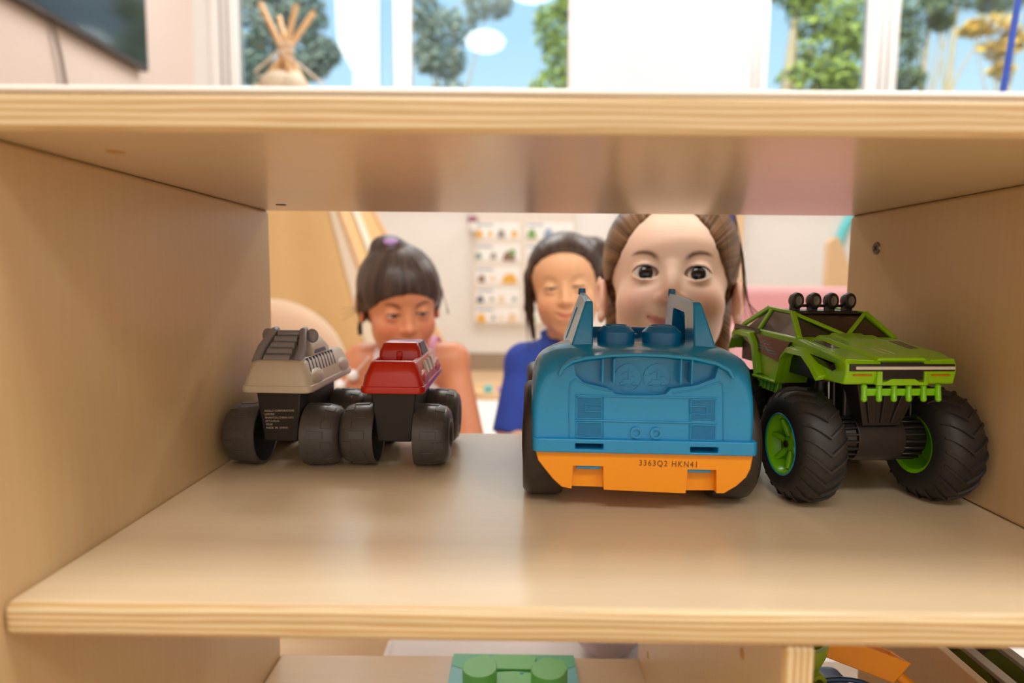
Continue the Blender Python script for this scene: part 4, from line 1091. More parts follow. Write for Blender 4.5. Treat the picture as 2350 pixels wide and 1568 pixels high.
def head_prims(F, T, P):
    k = 0.012
    F.ell((0, 0.018, 0.031), (0.071, 0.088, 0.074), 0.01, T=T)              # cranium
    F.ell((0, -0.028, 0.036), (0.060, 0.048, 0.046), 0.02, T=T)            # forehead
    F.ell((0, -0.020, -0.026), (0.0570, 0.058, 0.062), 0.02, T=T)          # mid face
    for s in (-1, 1):
        F.ell((s*0.0315, -0.049, -0.027), (0.0235, 0.024, 0.0235), 0.014, T=T)   # cheeks
        F.ell((s*0.036, -0.010, -0.050), (0.015, 0.030, 0.022), 0.018, T=T)    # jaw
    F.ell((0, -0.050, -0.075), (0.022, 0.020, 0.018), 0.02, T=T)           # chin
    F.ell((0, -0.068, -0.047), (0.022, 0.013, 0.018), 0.012, T=T)          # muzzle
    for s in (-1, 1):
        F.ell((s*0.026, -0.082, 0.003), (0.0165, 0.007, 0.0100), 0.012, 'sub', T)  # sockets
    # nose
    F.lcap((0, -0.072, 0.008), (0, -0.084, -0.0185), 0.0052, 0.0070, T, 0.010)
    F.ell((0, -0.0865, -0.0215), (0.0083, 0.0080, 0.0072), 0.006, T=T)
    for s in (-1, 1):
        F.ell((s*0.0092, -0.0785, -0.0238), (0.0062, 0.0075, 0.0055), 0.004, T=T)
        F.ell((s*0.0050, -0.0865, -0.0292), (0.0024, 0.0035, 0.0022), 0.0015, 'sub', T)
    # eyes: lid shell then an almond opening
    for s in (-1, 1):
        ec = (s*EX, EY, EZ)
        F.ell(ec, (0.0142, 0.0142, 0.0142), 0.004, T=T)
        w_, hu, hd = P['eye']
        def almond(X, Y, Z, s=s):
            u = (X-s*(EX+0.0004))/w_; u2 = np.clip(u*u, 0, 1)
            zc = Z-EZ-0.0008*u*s
            top = hu*(1-u2)**0.62; bot = hd*(1-u2)**0.8
            dv = np.maximum(zc-top, -zc-bot)
            dv = np.maximum(dv, (np.abs(u)-1)*w_*0.6)
            dr = np.sqrt((X-s*EX)**2+(Y-EY)**2+(Z-EZ)**2)
            return np.maximum(np.maximum(dv, Y-(EY-0.004)), (0.0116-dr))
        F.local(T, (s*EX-0.02, EY-0.03, EZ-0.02), (s*EX+0.02, EY+0.0, EZ+0.02), almond, 'sub', 0.0012)
    # mouth
    sm = P['smile']; mw = P['mw']
    pts = [(-mw, -0.0715+0.007, MZ+sm), (-mw*0.55, -0.0775+0.001, MZ+sm*0.25), (0, -0.0795, MZ), (mw*0.55, -0.0775+0.001, MZ+sm*0.25), (mw, -0.0715+0.007, MZ+sm)]
    up = [0.0012, 0.0030, 0.0034, 0.0030, 0.0012]
    for i in range(4):
        a, b = np.array(pts[i]), np.array(pts[i+1])
        F.lcap(a+[0, 0, 0.0018], b+[0, 0, 0.0018], up[i], up[i+1], T, 0.0028)
        F.lcap(a+[0, 0.0006, -0.0036*(1.0 if 0 < i else 0.3)], b+[0, 0.0006, -0.0036*(1.0 if i < 3 else 0.3)], up[i]*1.1, up[i+1]*1.1, T, 0.0028)
    op = P['open']
    for i in range(4):
        a, b = np.array(pts[i]), np.array(pts[i+1])
        F.lcap(a+[0, -0.004, -0.0008-op*0.5*(i > 0)], b+[0, -0.004, -0.0008-op*0.5*(i < 3)], 0.0007+op*0.5*(i > 0), 0.0007+op*0.5*(i < 3), T, 0.0012, 'sub')
    # ears
    for s in (-1, 1):
        eo = P.get('ear', 0.0); ez = P.get('earz', 0.0)
        F.ell((s*(0.0725+eo), 0.014, -0.006+ez), (0.0055, 0.0150, 0.0245), 0.005, T=T)
        F.ell((s*(0.0775+eo), 0.022, 0.000+ez), (0.0045, 0.0120, 0.0225), 0.004, T=T)
        F.ell((s*(0.080+eo), 0.009, -0.003+ez), (0.0050, 0.0085, 0.0150), 0.002, 'sub', T)
        F.ell((s*(0.073+eo), 0.006, -0.026+ez), (0.0045, 0.0065, 0.0080), 0.003, T=T)
EX, EY, EZ, MZ = 0.0262, -0.0625, 0.003, -0.0475
def face_cols(V, T, P, base, lip, blush, brow):
    Rm, o, sc = T
    p = (V-o)@Rm/sc
    x, y, z = p.T
    c = np.tile(np.array(base), (len(V), 1))
    def mixc(c, col, a): return c*(1-a[:, None])+np.array(col)*a[:, None]
    fr = (y < -0.03)
    for s in (-1, 1):
        d = ((x-s*0.036)/0.018)**2+((z+0.026)/0.015)**2
        c = mixc(c, blush, np.exp(-d)*0.5*fr)
        d = ((x-s*0.077)/0.012)**2+((z+0.003)/0.03)**2+((y-0.014)/0.02)**2
        c = mixc(c, blush, np.exp(-d)*0.65)
        # brows
        u = (x*s-0.027)/0.0155
        zb = P['brow']+0.0046*(1-(u-0.25)**2)-0.0006*(u<-0.5)
        a = np.exp(-((z-zb)/(0.0021*(1.15-0.45*np.clip(u, -1, 1))))**2)*np.clip(1.5*(1-u*u), 0, 1)*fr*P['browa']
        c = mixc(c, brow, a)
        # lid crease
        u = (x*s-0.0262)/0.0145
        zb = EZ+P['eye'][1]+0.0022-0.0040*u*u
        a = np.exp(-((z-zb)/0.0009)**2)*np.clip(1.2*(1-u*u), 0, 1)*fr*0.45
        c = mixc(c, np.array(brow)*1.5, a)
        u = (x*s-0.0262)/(P['eye'][0]+0.001)
        zb = EZ+P['eye'][1]*np.clip(1-u*u, 0, 1)**0.62+0.0003
        a = np.exp(-((z-zb)/0.0009)**2)*np.clip(2*(1-u*u), 0, 1)*fr*0.9
        c = mixc(c, np.array(brow)*0.5, a)
    mw = P['mw']; u = x/mw; zz = z-(MZ+P['smile']*u*u)
    a = np.clip(1.3*(1-(u/1.02)**2), 0, 1)*np.clip(1.6-np.abs((zz+0.0010)/0.0042)**2, 0, 1)*fr
    c = mixc(c, lip, np.clip(a, 0, 1)*0.8)
    d = (x/0.012)**2+((z+0.022)/0.010)**2+((y+0.086)/0.01)**2
    c = mixc(c, blush, np.exp(-d)*0.35)
    return c
def eyes(parent, T, P, gaze=(0, 0), iris=(0.012, 0.007, 0.006)):
    Rm, o, sc = T
    for s in (-1, 1):
        g = MB().sph((0, 0, 0), 0.0122*sc, 40, 30)
        V = np.array([tuple(p) for p in g.v]); c = o+sc*(Rm@np.array([s*EX, EY, EZ]))
        q = Rm@np.array([math.sin(gaze[0])*math.cos(gaze[1]), -math.cos(gaze[0])*math.cos(gaze[1]), math.sin(gaze[1])]); q /= np.linalg.norm(q)
        d = (V/np.linalg.norm(V, axis=1)[:, None])@q
        ang = np.arccos(np.clip(d, -1, 1))
        me = bpy.data.meshes.new('eye')
        # rotate sphere pole onto gaze so the iris edge is round
        pole = Vector((0, 0, 1)).rotation_difference(Vector(q)).to_matrix()
        Vr = [pole @ Vector(p) for p in g.v]
        me.from_pydata([tuple(p) for p in Vr], [], g.f)
        A = np.array([tuple(p) for p in Vr]); ang = np.arccos(np.clip((A/np.linalg.norm(A, axis=1)[:, None])@q, -1, 1))
        cols = np.where((ang < P['iris'])[:, None], np.array(iris), np.array(srgb(236, 228, 222)))
        cols = np.where((ang < P['iris']*0.5)[:, None], np.array([0.002, 0.002, 0.002]), cols)
        at = me.color_attributes.new('Col', 'FLOAT_COLOR', 'POINT')
        at.data.foreach_set('color', np.concatenate([cols, np.ones((len(cols), 1))], 1).astype(np.float32).ravel())
        me.materials.append(M_eyew); me.shade_smooth()
        e = bpy.data.objects.new('eye', me); COL.objects.link(e); e.parent = parent; e.location = Vector(c)-parent.location
        # lashes
        pts = []
        w_, hu, hd = P['eye']
        for i in range(13):
            u = -1+2*i/12
            x = s*(EX+0.0004)+u*w_; z = EZ+hu*max(0, 1-u*u)**0.62+0.0002
            y = EY-math.sqrt(max(0.0001, 0.0143**2-(x-s*EX)**2-(z-EZ)**2))
            pts.append(Vector(o+sc*(Rm@np.array([x, y, z])))-parent.location)
        MB().tube(pts, [0.0003*sc+0.0006*sc*math.sin(PI*i/12) for i in range(13)], 6).obj('eyelash', M_lash, parent)
def hand_mesh(w0, dirv, up, s, curl=0.5, side=1, st=0.0022):
    """a child's hand from wrist w0 along dirv; palm normal up; returns V,F"""
    d = np.array(dirv, float); d /= np.linalg.norm(d); u = np.array(up, float); u -= d*(u@d); u /= np.linalg.norm(u); r = np.cross(d, u)*side
    w0 = np.array(w0, float); m = 0.13*s
    F = Field(np.arange(w0[0]-m, w0[0]+m, st), np.arange(w0[1]-m, w0[1]+m, st), np.arange(w0[2]-m, w0[2]+m, st))
    A = lambda a, b, c: w0+s*(d*a+r*b+u*c)
    F.cap(A(-0.03, 0, 0), A(0.006, 0, 0), 0.0165*s, 0.0155*s, 0.006)
    for b in (-0.014, 0, 0.014): F.cap(A(0.004, b*0.6, 0), A(0.042, b, 0), 0.0095*s, 0.0085*s, 0.006)
    for i, (b, L) in enumerate(((-0.0195, 0.034), (-0.0065, 0.039), (0.0065, 0.036), (0.0190, 0.028))):
        p = np.array([0.042, b, 0.0]); a = 0.15
        for j in range(3):
            a += curl*(0.6, 0.9, 0.6)[j]
            q = p+np.array([math.cos(a), b*2.0*(1 if j == 0 else 0.3), -math.sin(a)])*L*(0.45, 0.31, 0.24)[j]
            F.cap(A(*p), A(*q), (0.0072-0.0007*j)*s, (0.0068-0.0008*j)*s, 0.0012); p = q
    F.cap(A(0.008, -0.014, -0.002), A(0.026, -0.029, -0.010), 0.0085*s, 0.0072*s, 0.004)
    F.cap(A(0.026, -0.029, -0.010), A(0.045, -0.031, -0.018), 0.0070*s, 0.0058*s, 0.001)
    return F.mesh()

def child(label, T, P, J, skin, cloth, hairf, base, lip, blush, brow, box, gaze, hairm, pole):
    """J: joints in world metres. cloth: function(Field) making the garment surface"""
    Rm, o, sc = T
    root_loc = Vector((J['pelvis'][0], J['pelvis'][1], 0.0))
    root = thing('person', label, 'person', root_loc)
    hx, hy, hz = o
    f_ = P.get('fine', 0.002)
    (bx0, bx1), (by0, by1), (bz0, bz1) = box
    X = axis_lines([(bx0, hx-0.105, 0.006), (hx-0.105, hx+0.105, f_), (hx+0.105, bx1, 0.006)])
    Yl = axis_lines([(by0, hy-0.12, 0.006), (hy-0.12, hy+0.12, f_*1.2), (hy+0.12, by1, 0.006)]) if by0 < hy-0.13 else axis_lines([(hy-0.12, hy+0.12, f_*1.2), (hy+0.12, by1, 0.006)])
    Zl = axis_lines([(bz0, hz-0.12, 0.006), (hz-0.12, hz+0.15, f_)])
    F = Field(X, Yl, Zl)
    def body(F, g=0.0, legs=True, arms=True):
        j = {k: np.array(v, float) for k, v in J.items()}
        F.cap(j['pelvis'], j['waist'], 0.082+g, 0.072+g, 0.03)
        F.cap(j['waist'], j['chest'], 0.070+g, 0.076+g, 0.03)
        F.cap(j['chest'], j['neck'], 0.060+g, 0.026+g, 0.03)
        F.cap(j['sh_l'], j['sh_r'], 0.036+g, 0.036+g, 0.03)
        if arms:
            for s in 'lr':
                F.cap(j['sh_'+s], j['el_'+s], 0.031+g, 0.024+g, 0.012)
                F.cap(j['el_'+s], j['wr_'+s], 0.0245+g, 0.0165+g, 0.008)
        if legs:
            for s in 'lr':
                F.cap(j['hip_'+s], j['kn_'+s], 0.058+g, 0.042+g, 0.02)
                F.cap(j['kn_'+s], j['an_'+s], 0.041+g, 0.026+g, 0.01)
                F.cap(j['an_'+s], j['to_'+s], 0.026+g, 0.018+g, 0.01)
    F.cap(J['neck'], o+sc*(Rm@np.array([0, 0.02, -0.03])), 0.031, 0.036, 0.012)
    body(F)
    head_prims(F, T, P)
    V, Q = F.mesh()
    for s in 'lr':
        w0, e0 = np.array(J['wr_'+s]), np.array(J['el_'+s])
        hv, hf = hand_mesh(w0, J.get('hd_'+s, w0-e0), J.get('hu_'+s, (0, 0, 1)), 0.86, J.get('curl_'+s, 0.35), 1 if s == 'r' else -1)
        Q = np.concatenate([Q, hf+len(V)]); V = np.concatenate([V, hv])
    cols = face_cols(V, T, P, base, lip, blush, brow)
    np_obj('body', V, Q, M_skin, root, cols, loc=tuple(root_loc))
    eyes(root, T, P, gaze)
    # hair
    hf = hairf(T)
    hv, hq = hf.mesh()
    ho = np_obj('hair', hv, hq, hairm, root, None, loc=tuple(root_loc))
    ho.location = root_loc; flow_attr(ho, T, pole); ho.location = (0, 0, 0)
    for nm, m_, fn, stp in cloth:
        G = Field(np.arange(bx0, bx1, stp), np.arange(by0, by1, stp), np.arange(bz0, hz-0.02, stp))
        fn(G, body, J, T)
        cv, cq = G.mesh()
        if len(cv): np_obj(nm, cv, cq, m_, root, None, loc=tuple(root_loc))
    return root
def strands(parent, T, pts_list, rad, m, name='loose_strand'):
    Rm, o, sc = T
    for pts in pts_list:
        P_ = [Vector(o+sc*(Rm@np.array(p)))-parent.location for p in pts]
        # smooth interpolation
        out = []
        for i in range(len(P_)-1):
            p0 = P_[max(i-1, 0)]; p1 = P_[i]; p2 = P_[i+1]; p3 = P_[min(i+2, len(P_)-1)]
            for q in range(6):
                t = q/6
                out.append(0.5*((2*p1)+(p2-p0)*t+(2*p0-5*p1+4*p2-p3)*t*t+(3*p1-p0-3*p2+p3)*t**3))
        out.append(P_[-1])
        MB().tube(out, [rad*(1-0.6*i/len(out)) for i in range(len(out))], 5).obj(name, m, parent)

def hair_base(T, f=0.0025, thick=0.008, line=0.052, extra=None, cutf=None, ridge=0.0016, ysz=0.15, axis='y'):
    Rm, o, sc = T
    F = Field(np.arange(o[0]-0.17, o[0]+0.17, f), np.arange(o[1]-ysz, o[1]+0.19, f), np.arange(o[2]-0.22, o[2]+0.19, f))
    F.ell((0, 0.020, 0.032), (0.071+thick, 0.088+thick, 0.074+thick), 0.01, T=T)
    F.ell((0, -0.024, 0.037), (0.060+thick*0.55, 0.050+thick*0.35, 0.049+thick*0.7), 0.02, T=T)
    F.ell((0, 0.045, 0.0), (0.066+thick*0.6, 0.058, 0.070), 0.02, T=T)
    # the face stays free: cut in front of the hairline
    def face(X, Y, Z):
        xh = np.interp(Z, cutf[0], cutf[1]).astype(np.float32)+cutf[2]*X
        yb = np.interp(Z, cutf[3], cutf[4])
        return np.maximum((np.abs(X)-xh)*0.75, Y-yb)
    F.local(T, (-0.12, -0.14, -0.16), (0.12, 0.14, 0.16), face, 'sub', 0.010)
    if extra: extra(F)
    def rip(X, Y, Z):
        return 0
    # combed ridges
    q = F.sub((-9, -9, -9), (9, 9, 9))
    X, Y, Z = F.x[:, None, None]-o[0], F.y[None, :, None]-o[1], F.z[None, None, :]-o[2]
    u = [(Rm[0, i]*X+Rm[1, i]*Y+Rm[2, i]*Z)/sc for i in range(3)]
    a, w_ = (np.arctan2(u[0], u[2]-0.01), u[1]) if axis == 'y' else (np.arctan2(u[0], -(u[1]-0.02)), u[2])
    F.D += (ridge*(np.sin(a*23+w_*30)*0.5+np.sin(a*41-w_*45)*0.35)).astype(np.float32)
    return F

# ---- girl close behind the blue car
e = (K(1481, 626, 0.705)+K(1601, 629, 0.705))/2
s1 = 1.06
R1 = rotm(R(-12), R(-7), R(0.6))
o1 = np.array(e)-s1*(R1@np.array([0, EY-0.012, EZ]))
T1 = (R1, o1, s1)
P1 = dict(eye=(0.0136, 0.0078, 0.0062), smile=0.0095, mw=0.0265, open=0.0026, brow=0.0202, browa=0.95, iris=0.64, ear=0.003, earz=-0.012, fine=0.0015)
x1, y1_ = o1[0], o1[1]
J1 = dict(pelvis=(x1+0.02, y1_+0.19, 0.16), waist=(x1+0.015, y1_+0.17, 0.25), chest=(x1+0.01, y1_+0.13, 0.35), neck=(x1, y1_+0.055, 0.445),
          sh_l=(x1-0.095, y1_+0.10, 0.385), sh_r=(x1+0.105, y1_+0.10, 0.385), el_l=(x1-0.14, y1_+0.09, 0.24), el_r=(x1+0.15, y1_+0.09, 0.24), wr_l=(x1-0.06, y1_+0.10, 0.17), wr_r=(x1+0.08, y1_+0.10, 0.17),
          hip_l=(x1-0.03, y1_+0.19, 0.15), hip_r=(x1+0.08, y1_+0.19, 0.15), kn_l=(x1-0.05, y1_+0.10, 0.062), kn_r=(x1+0.10, y1_+0.10, 0.062), an_l=(x1-0.04, y1_+0.20, 0.045), an_r=(x1+0.09, y1_+0.20, 0.045), to_l=(x1-0.03, y1_+0.25, 0.032), to_r=(x1+0.08, y1_+0.25, 0.032))
M_pale = mat('pale_lilac_knit', srgb(222, 205, 214), 0.8, bump=0.3, bscale=600)
M_navyc = mat('blue_polo_cotton', srgb(44, 72, 168), 0.8, bump=0.3, bscale=600)
M_whitec = mat('white_cotton', srgb(236, 228, 232), 0.8, bump=0.3, bscale=600)
M_jean = mat('denim', srgb(90, 110, 150), 0.8, bump=0.4, bscale=700)
M_pinkc = mat('pink_cotton', srgb(226, 160, 190), 0.8, bump=0.3, bscale=600)
def shirt(sleeve, neck_drop=0.012, bottom=None):
    def fn(G, body, J, T):
        j = {k: np.array(v, float) for k, v in J.items()}
        g = 0.006
        G.cap(j['pelvis'], j['waist'], 0.082+g*1.6, 0.072+g*1.8, 0.03)
        G.cap(j['waist'], j['chest'], 0.070+g*1.8, 0.076+g, 0.03)
        G.cap(j['chest'], j['neck'], 0.060+g, 0.030+g, 0.03)
        G.cap(j['sh_l'], j['sh_r'], 0.036+g, 0.036+g, 0.03)
        for s in 'lr':
            a, b = j['sh_'+s], j['el_'+s]; c = a+(b-a)*sleeve
            G.cap(a, c, 0.031+g, 0.026+g*1.5, 0.012)
            nrm = (b-a)/np.linalg.norm(b-a)
            if sleeve < 1.01:
                c2 = c+nrm*0.0
                G.op(c2-0.06, c2+0.06, lambda X, Y, Z: -(np.maximum((X-c2[0])*nrm[0]+(Y-c2[1])*nrm[1]+(Z-c2[2])*nrm[2], np.sqrt((X-c2[0])**2+(Y-c2[1])**2+(Z-c2[2])**2)-0.058))*-1 if False else np.maximum(-((X-c2[0])*nrm[0]+(Y-c2[1])*nrm[1]+(Z-c2[2])*nrm[2]), np.sqrt((X-c2[0])**2+(Y-c2[1])**2+(Z-c2[2])**2)-0.056), 'sub', 0.003)
        nk = j['neck']
        G.ell((nk[0], nk[1]-0.014, nk[2]+0.006), (0.040, 0.046, 0.012+neck_drop), 0.004, 'sub')
        top = nk[2]+0.012
        G.op((-9, -9, top-0.05), (9, 9, 9), lambda X, Y, Z: (Z-top)*1.0-(Y-nk[1])*0.35+np.zeros_like(X), 'and', 0.004)
    return fn
def pants(G, body, J, T):
    j = {k: np.array(v, float) for k, v in J.items()}; g = 0.006
    G.cap(j['pelvis'], j['pelvis']+np.array([0, 0, 0.02]), 0.084+g, 0.08+g, 0.03)
    for s in 'lr':
        G.cap(j['hip_'+s], j['kn_'+s], 0.058+g, 0.042+g, 0.02)
        c = j['kn_'+s]+(j['an_'+s]-j['kn_'+s])*0.8
        G.cap(j['kn_'+s], c, 0.041+g, 0.030+g, 0.01)
H_brown = hair_mat('brown_hair', srgb(64, 42, 27), srgb(146, 108, 74))
H_dark = hair_mat('dark_brown_hair', srgb(30, 20, 16), srgb(86, 66, 54), 0.34)
H_black = hair_mat('black_brown_hair', srgb(34, 20, 13), srgb(78, 54, 40), 0.36)
cut1 = ([-0.16, -0.02, 0.003, 0.026, 0.050, 0.066, 0.076, 0.082], [0.12, 0.095, 0.061, 0.047, 0.034, 0.020, 0.008, -0.03], -0.06, [-0.16, -0.03, -0.012, 0.10], [0.05, 0.028, 0.012, 0.03])
def ex1(F):
    T = T1
    F.ell((0, 0.100, 0.020), (0.030, 0.030, 0.034), 0.012, T=T)
    for s in (-1, 1):
        F.lcap((s*0.055, 0.055, -0.02), (s*0.062, 0.060, -0.10), 0.020, 0.012, T, 0.012)
        F.lcap((s*0.062, 0.060, -0.10), (s*0.058, 0.055, -0.15), 0.012, 0.006, T, 0.012)
girl1 = child('smiling girl peeking over the blue toy car, brown hair tied back, wide dark eyes', T1, P1, J1, None,
              [('top', M_pale, shirt(0.98), 0.005), ('trousers', M_pale, pants, 0.006)],
              lambda T: hair_base(T, 0.0025, 0.0070, cutf=cut1, extra=ex1, ridge=0.0004),
              srgb(250, 212, 186), srgb(216, 128, 118), srgb(242, 168, 144), srgb(96, 62, 44), ((x1-0.23, x1+0.23), (y1_-0.12, y1_+0.42), (0.0, 0)), (R(3), R(1)), H_brown, (0, 0.09, 0.02))
L1 = []
rng = random.Random(3)
for i in range(12):
    a = rng.uniform(-1, 1)
    L1.append([(0.060+rng.uniform(-0.006, 0.006), -0.015, 0.085), (0.075, -0.012+rng.uniform(-0.01, 0.01), 0.035), (0.079+rng.uniform(0, 0.006), -0.004, -0.015), (0.095+rng.uniform(-0.01, 0.012), 0.0, -0.045), (0.108+rng.uniform(-0.018, 0.008), 0.005, -0.085-rng.uniform(0, 0.02))])
for i in range(0):
    L1.append([(-0.052-rng.uniform(0, 0.01), -0.01, 0.093), (-0.085-rng.uniform(0, 0.01), 0.0, 0.075), (-0.10-rng.uniform(0, 0.015), 0.005, 0.05+rng.uniform(-0.02, 0.02))])
L1.append([(0.040, -0.060, 0.075), (0.053, -0.062, 0.045), (0.058, -0.058, 0.005), (0.060, -0.052, -0.03)])
strands(girl1, T1, L1, 0.00045, H_brown)
M_pearl = mat('pearl', srgb(235, 230, 225), 0.25, coat=0.5)
ep = Vector(o1+s1*(R1@np.array([-0.0765, 0.003, -0.036])))-girl1.location
MB().sph(ep, 0.0032, 14, 10).obj('earring', M_pearl, girl1)
ep = Vector(o1+s1*(R1@np.array([0.0765, 0.003, -0.036])))-girl1.location
MB().sph(ep, 0.0032, 14, 10).obj('earring', M_pearl, girl1)

# ---- child in the blue polo shirt
e = (K(1262, 664, 1.19)+K(1330, 661, 1.19))/2
s2 = 0.98
R2 = rotm(R(-6), R(2), R(-5))
o2 = np.array(e)-s2*(R2@np.array([0, EY-0.012, EZ]))
T2 = (R2, o2, s2)
P2 = dict(eye=(0.0128, 0.0020, 0.0016), smile=0.0095, mw=0.0235, open=0.0042, brow=0.0210, browa=0.35, iris=0.5, ear=0.0, fine=0.0026)
x, y = o2[0], o2[1]
J2 = dict(pelvis=(x, y+0.10, 0.115), waist=(x, y+0.09, 0.21), chest=(x, y+0.06, 0.345), neck=(x, y+0.03, 0.428),
          sh_l=(x-0.078, y+0.03, 0.378), sh_r=(x+0.082, y+0.04, 0.378), el_l=(x-0.108, y-0.02, 0.240), el_r=(x+0.11, y-0.01, 0.240), wr_l=(x-0.045, y-0.11, 0.225), wr_r=(x+0.05, y-0.09, 0.215),
          hip_l=(x-0.05, y+0.10, 0.09), hip_r=(x+0.05, y+0.10, 0.09), kn_l=(x-0.075, y-0.03, 0.075), kn_r=(x+0.11, y-0.03, 0.075), an_l=(x-0.01, y-0.06, 0.045), an_r=(x+0.03, y-0.05, 0.045), to_l=(x+0.04, y-0.065, 0.035), to_r=(x-0.02, y-0.05, 0.035))
cut2 = ([-0.16, -0.02, 0.003, 0.026, 0.046, 0.060, 0.070, 0.074], [0.10, 0.072, 0.064, 0.058, 0.050, 0.036, 0.015, -0.03], -0.06, [-0.16, -0.03, -0.012, 0.10], [0.05, 0.028, 0.012, 0.03])
def ex2(F):
    T = T2
    F.lcap((-0.070, -0.005, 0.03), (-0.076, -0.006, -0.035), 0.012, 0.0095, T, 0.01)
    F.lcap((-0.076, -0.006, -0.035), (-0.070, -0.010, -0.095), 0.009, 0.004, T, 0.008)
    F.lcap((0.066, 0.0, 0.03), (0.083, 0.005, 0.0), 0.014, 0.016, T, 0.012)
    F.lcap((0.083, 0.005, 0.0), (0.080, 0.01, -0.06), 0.016, 0.010, T, 0.012)
    F.ell((0.058, 0.05, 0.065), (0.036, 0.04, 0.034), 0.015, T=T)
girl2 = child('laughing child in a blue polo shirt sitting between the other two children', T2, P2, J2, None,
              [('polo_shirt', M_navyc, shirt(0.98, 0.024), 0.005), ('trousers', M_jean, pants, 0.007)],
              lambda T: hair_base(T, 0.0028, 0.0070, cutf=cut2, extra=ex2, ridge=0.0005),
              srgb(236, 182, 136), srgb(210, 112, 96), srgb(230, 144, 106), srgb(92, 60, 44), ((x-0.24, x+0.24), (y-0.24, y+0.24), (0.0, 0)), (0, 0), H_black, (0.05, 0.08, 0.06))
for s in (-1, 1):
    c0 = Vector(J2['neck'])-girl2.location+Vector((0, 0.002, -0.006))
    MB().hexa([c0+Vector((s*0.004, -0.046, 0.000)), c0+Vector((s*0.038, -0.036, -0.014)), c0+Vector((s*0.044, 0.0, 0.018)), c0+Vector((s*0.036, 0.0, 0.022))],
              [c0+Vector((s*0.004, -0.052, 0.002)), c0+Vector((s*0.044, -0.042, -0.012)), c0+Vector((s*0.050, 0.0, 0.020)), c0+Vector((s*0.036, 0.0, 0.028))]).obj('collar', M_navyc, girl2, bevel=0.003)
strands(girl2, T2, [[(-0.07, -0.02, 0.0), (-0.082, -0.02, -0.04), (-0.072-0.004*i, -0.02, -0.10-0.006*i)] for i in range(4)]+[[(0.08, 0.0, 0.03), (0.095+0.003*i, 0.0, 0.0), (0.088, 0.0, -0.06-0.01*i)] for i in range(4)], 0.0008, H_black)

# ---- dark haired girl at the left, looking down at the toys
e = (K(905, 728, 1.10)+K(968, 722, 1.10))/2
s3 = 0.95
R3 = rotm(R(20), R(15), R(-3))
o3 = np.array(e)-s3*(R3@np.array([0, EY-0.012, EZ]))
T3 = (R3, o3, s3)
P3 = dict(eye=(0.0128, 0.0030, 0.0034), smile=-0.0006, mw=0.0175, open=0.0, brow=0.0202, browa=0.955, iris=0.55, ear=0.0, fine=0.0026)
x, y = o3[0]+0.005, o3[1]
J3 = dict(pelvis=(x-0.01, y+0.14, 0.115), waist=(x, y+0.13, 0.20), chest=(x, y+0.085, 0.335), neck=(x-0.002, y+0.045, 0.424),
          sh_l=(x-0.085, y+0.04, 0.388), sh_r=(x+0.082, y+0.055, 0.390), el_l=(x-0.112, y-0.02, 0.250), el_r=(x+0.128, y-0.01, 0.240), wr_l=(x-0.03, y-0.12, 0.250), wr_r=(x+0.045, y-0.105, 0.245),
          hip_l=(x-0.055, y+0.13, 0.09), hip_r=(x+0.055, y+0.13, 0.09), kn_l=(x-0.13, y-0.02, 0.075), kn_r=(x+0.065, y-0.02, 0.075), an_l=(x-0.03, y-0.08, 0.045), an_r=(x+0.0, y-0.07, 0.045), to_l=(x+0.03, y-0.09, 0.035), to_r=(x-0.05, y-0.08, 0.035))
cut3 = ([-0.16, -0.02, -0.004, 0.012, 0.024, 0.034, 0.042, 0.046], [0.12, 0.085, 0.060, 0.054, 0.047, 0.034, 0.014, -0.03], 0.0, [-0.16, -0.03, -0.012, 0.10], [0.05, 0.028, 0.012, 0.03])
def ex3(F):
    T = T3
    F.ell((-0.012, 0.022, 0.110), (0.022, 0.024, 0.016), 0.010, T=T)
    F.ell((-0.014, 0.050, 0.100), (0.034, 0.034, 0.024), 0.012, T=T)
    for s in (-1, 1): F.lcap((s*0.070, 0.0, 0.02), (s*0.070, 0.018, -0.03), 0.012, 0.008, T, 0.012)
def dress(G, body, J, T):
    j = {k: np.array(v, float) for k, v in J.items()}; g = 0.006
    G.cap(j['pelvis'], j['waist'], 0.082+g*2, 0.072+g*1.4, 0.03)
    G.cap(j['waist'], j['chest'], 0.070+g*1.4, 0.076+g*0.9, 0.03)
    top = j['chest'][2]+0.030
    G.op((-9, -9, top-0.05), (9, 9, 9), lambda X, Y, Z: (Z-top)+np.zeros_like(X)+np.zeros_like(Y), 'and', 0.004)
    G.ell((j['pelvis'][0], j['pelvis'][1]-0.04, 0.075), (0.17, 0.17, 0.05), 0.03)
girl3 = child('girl with dark hair in a purple hair tie looking down behind the red toy truck', T3, P3, J3, None,
              [('sundress', M_whitec, dress, 0.006)],
              lambda T: hair_base(T, 0.0030, 0.0075, axis='z', cutf=cut3, extra=ex3, ridge=0.0005),
              srgb(216, 144, 104), srgb(190, 92, 76), srgb(208, 104, 78), srgb(52, 34, 26), ((x-0.26, x+0.26), (y-0.22, y+0.30), (0.0, 0)), (R(10), R(-18)), H_dark, (-0.012, 0.035, 0.12))
M_lil = mat('lilac_tie', srgb(176, 140, 200), 0.6)
c0 = o3+s3*(R3@np.array([-0.014, 0.014, 0.117])); c0 = Vector(c0)-girl3.location
MB().lathe([(0.007*math.sin(q), 0.009+0.0045*math.cos(q)) for q in [2*PI*i/12 for i in range(12)]], 'z', 20, tuple(c0), closed=True).obj('hair_tie', M_lil, girl3)
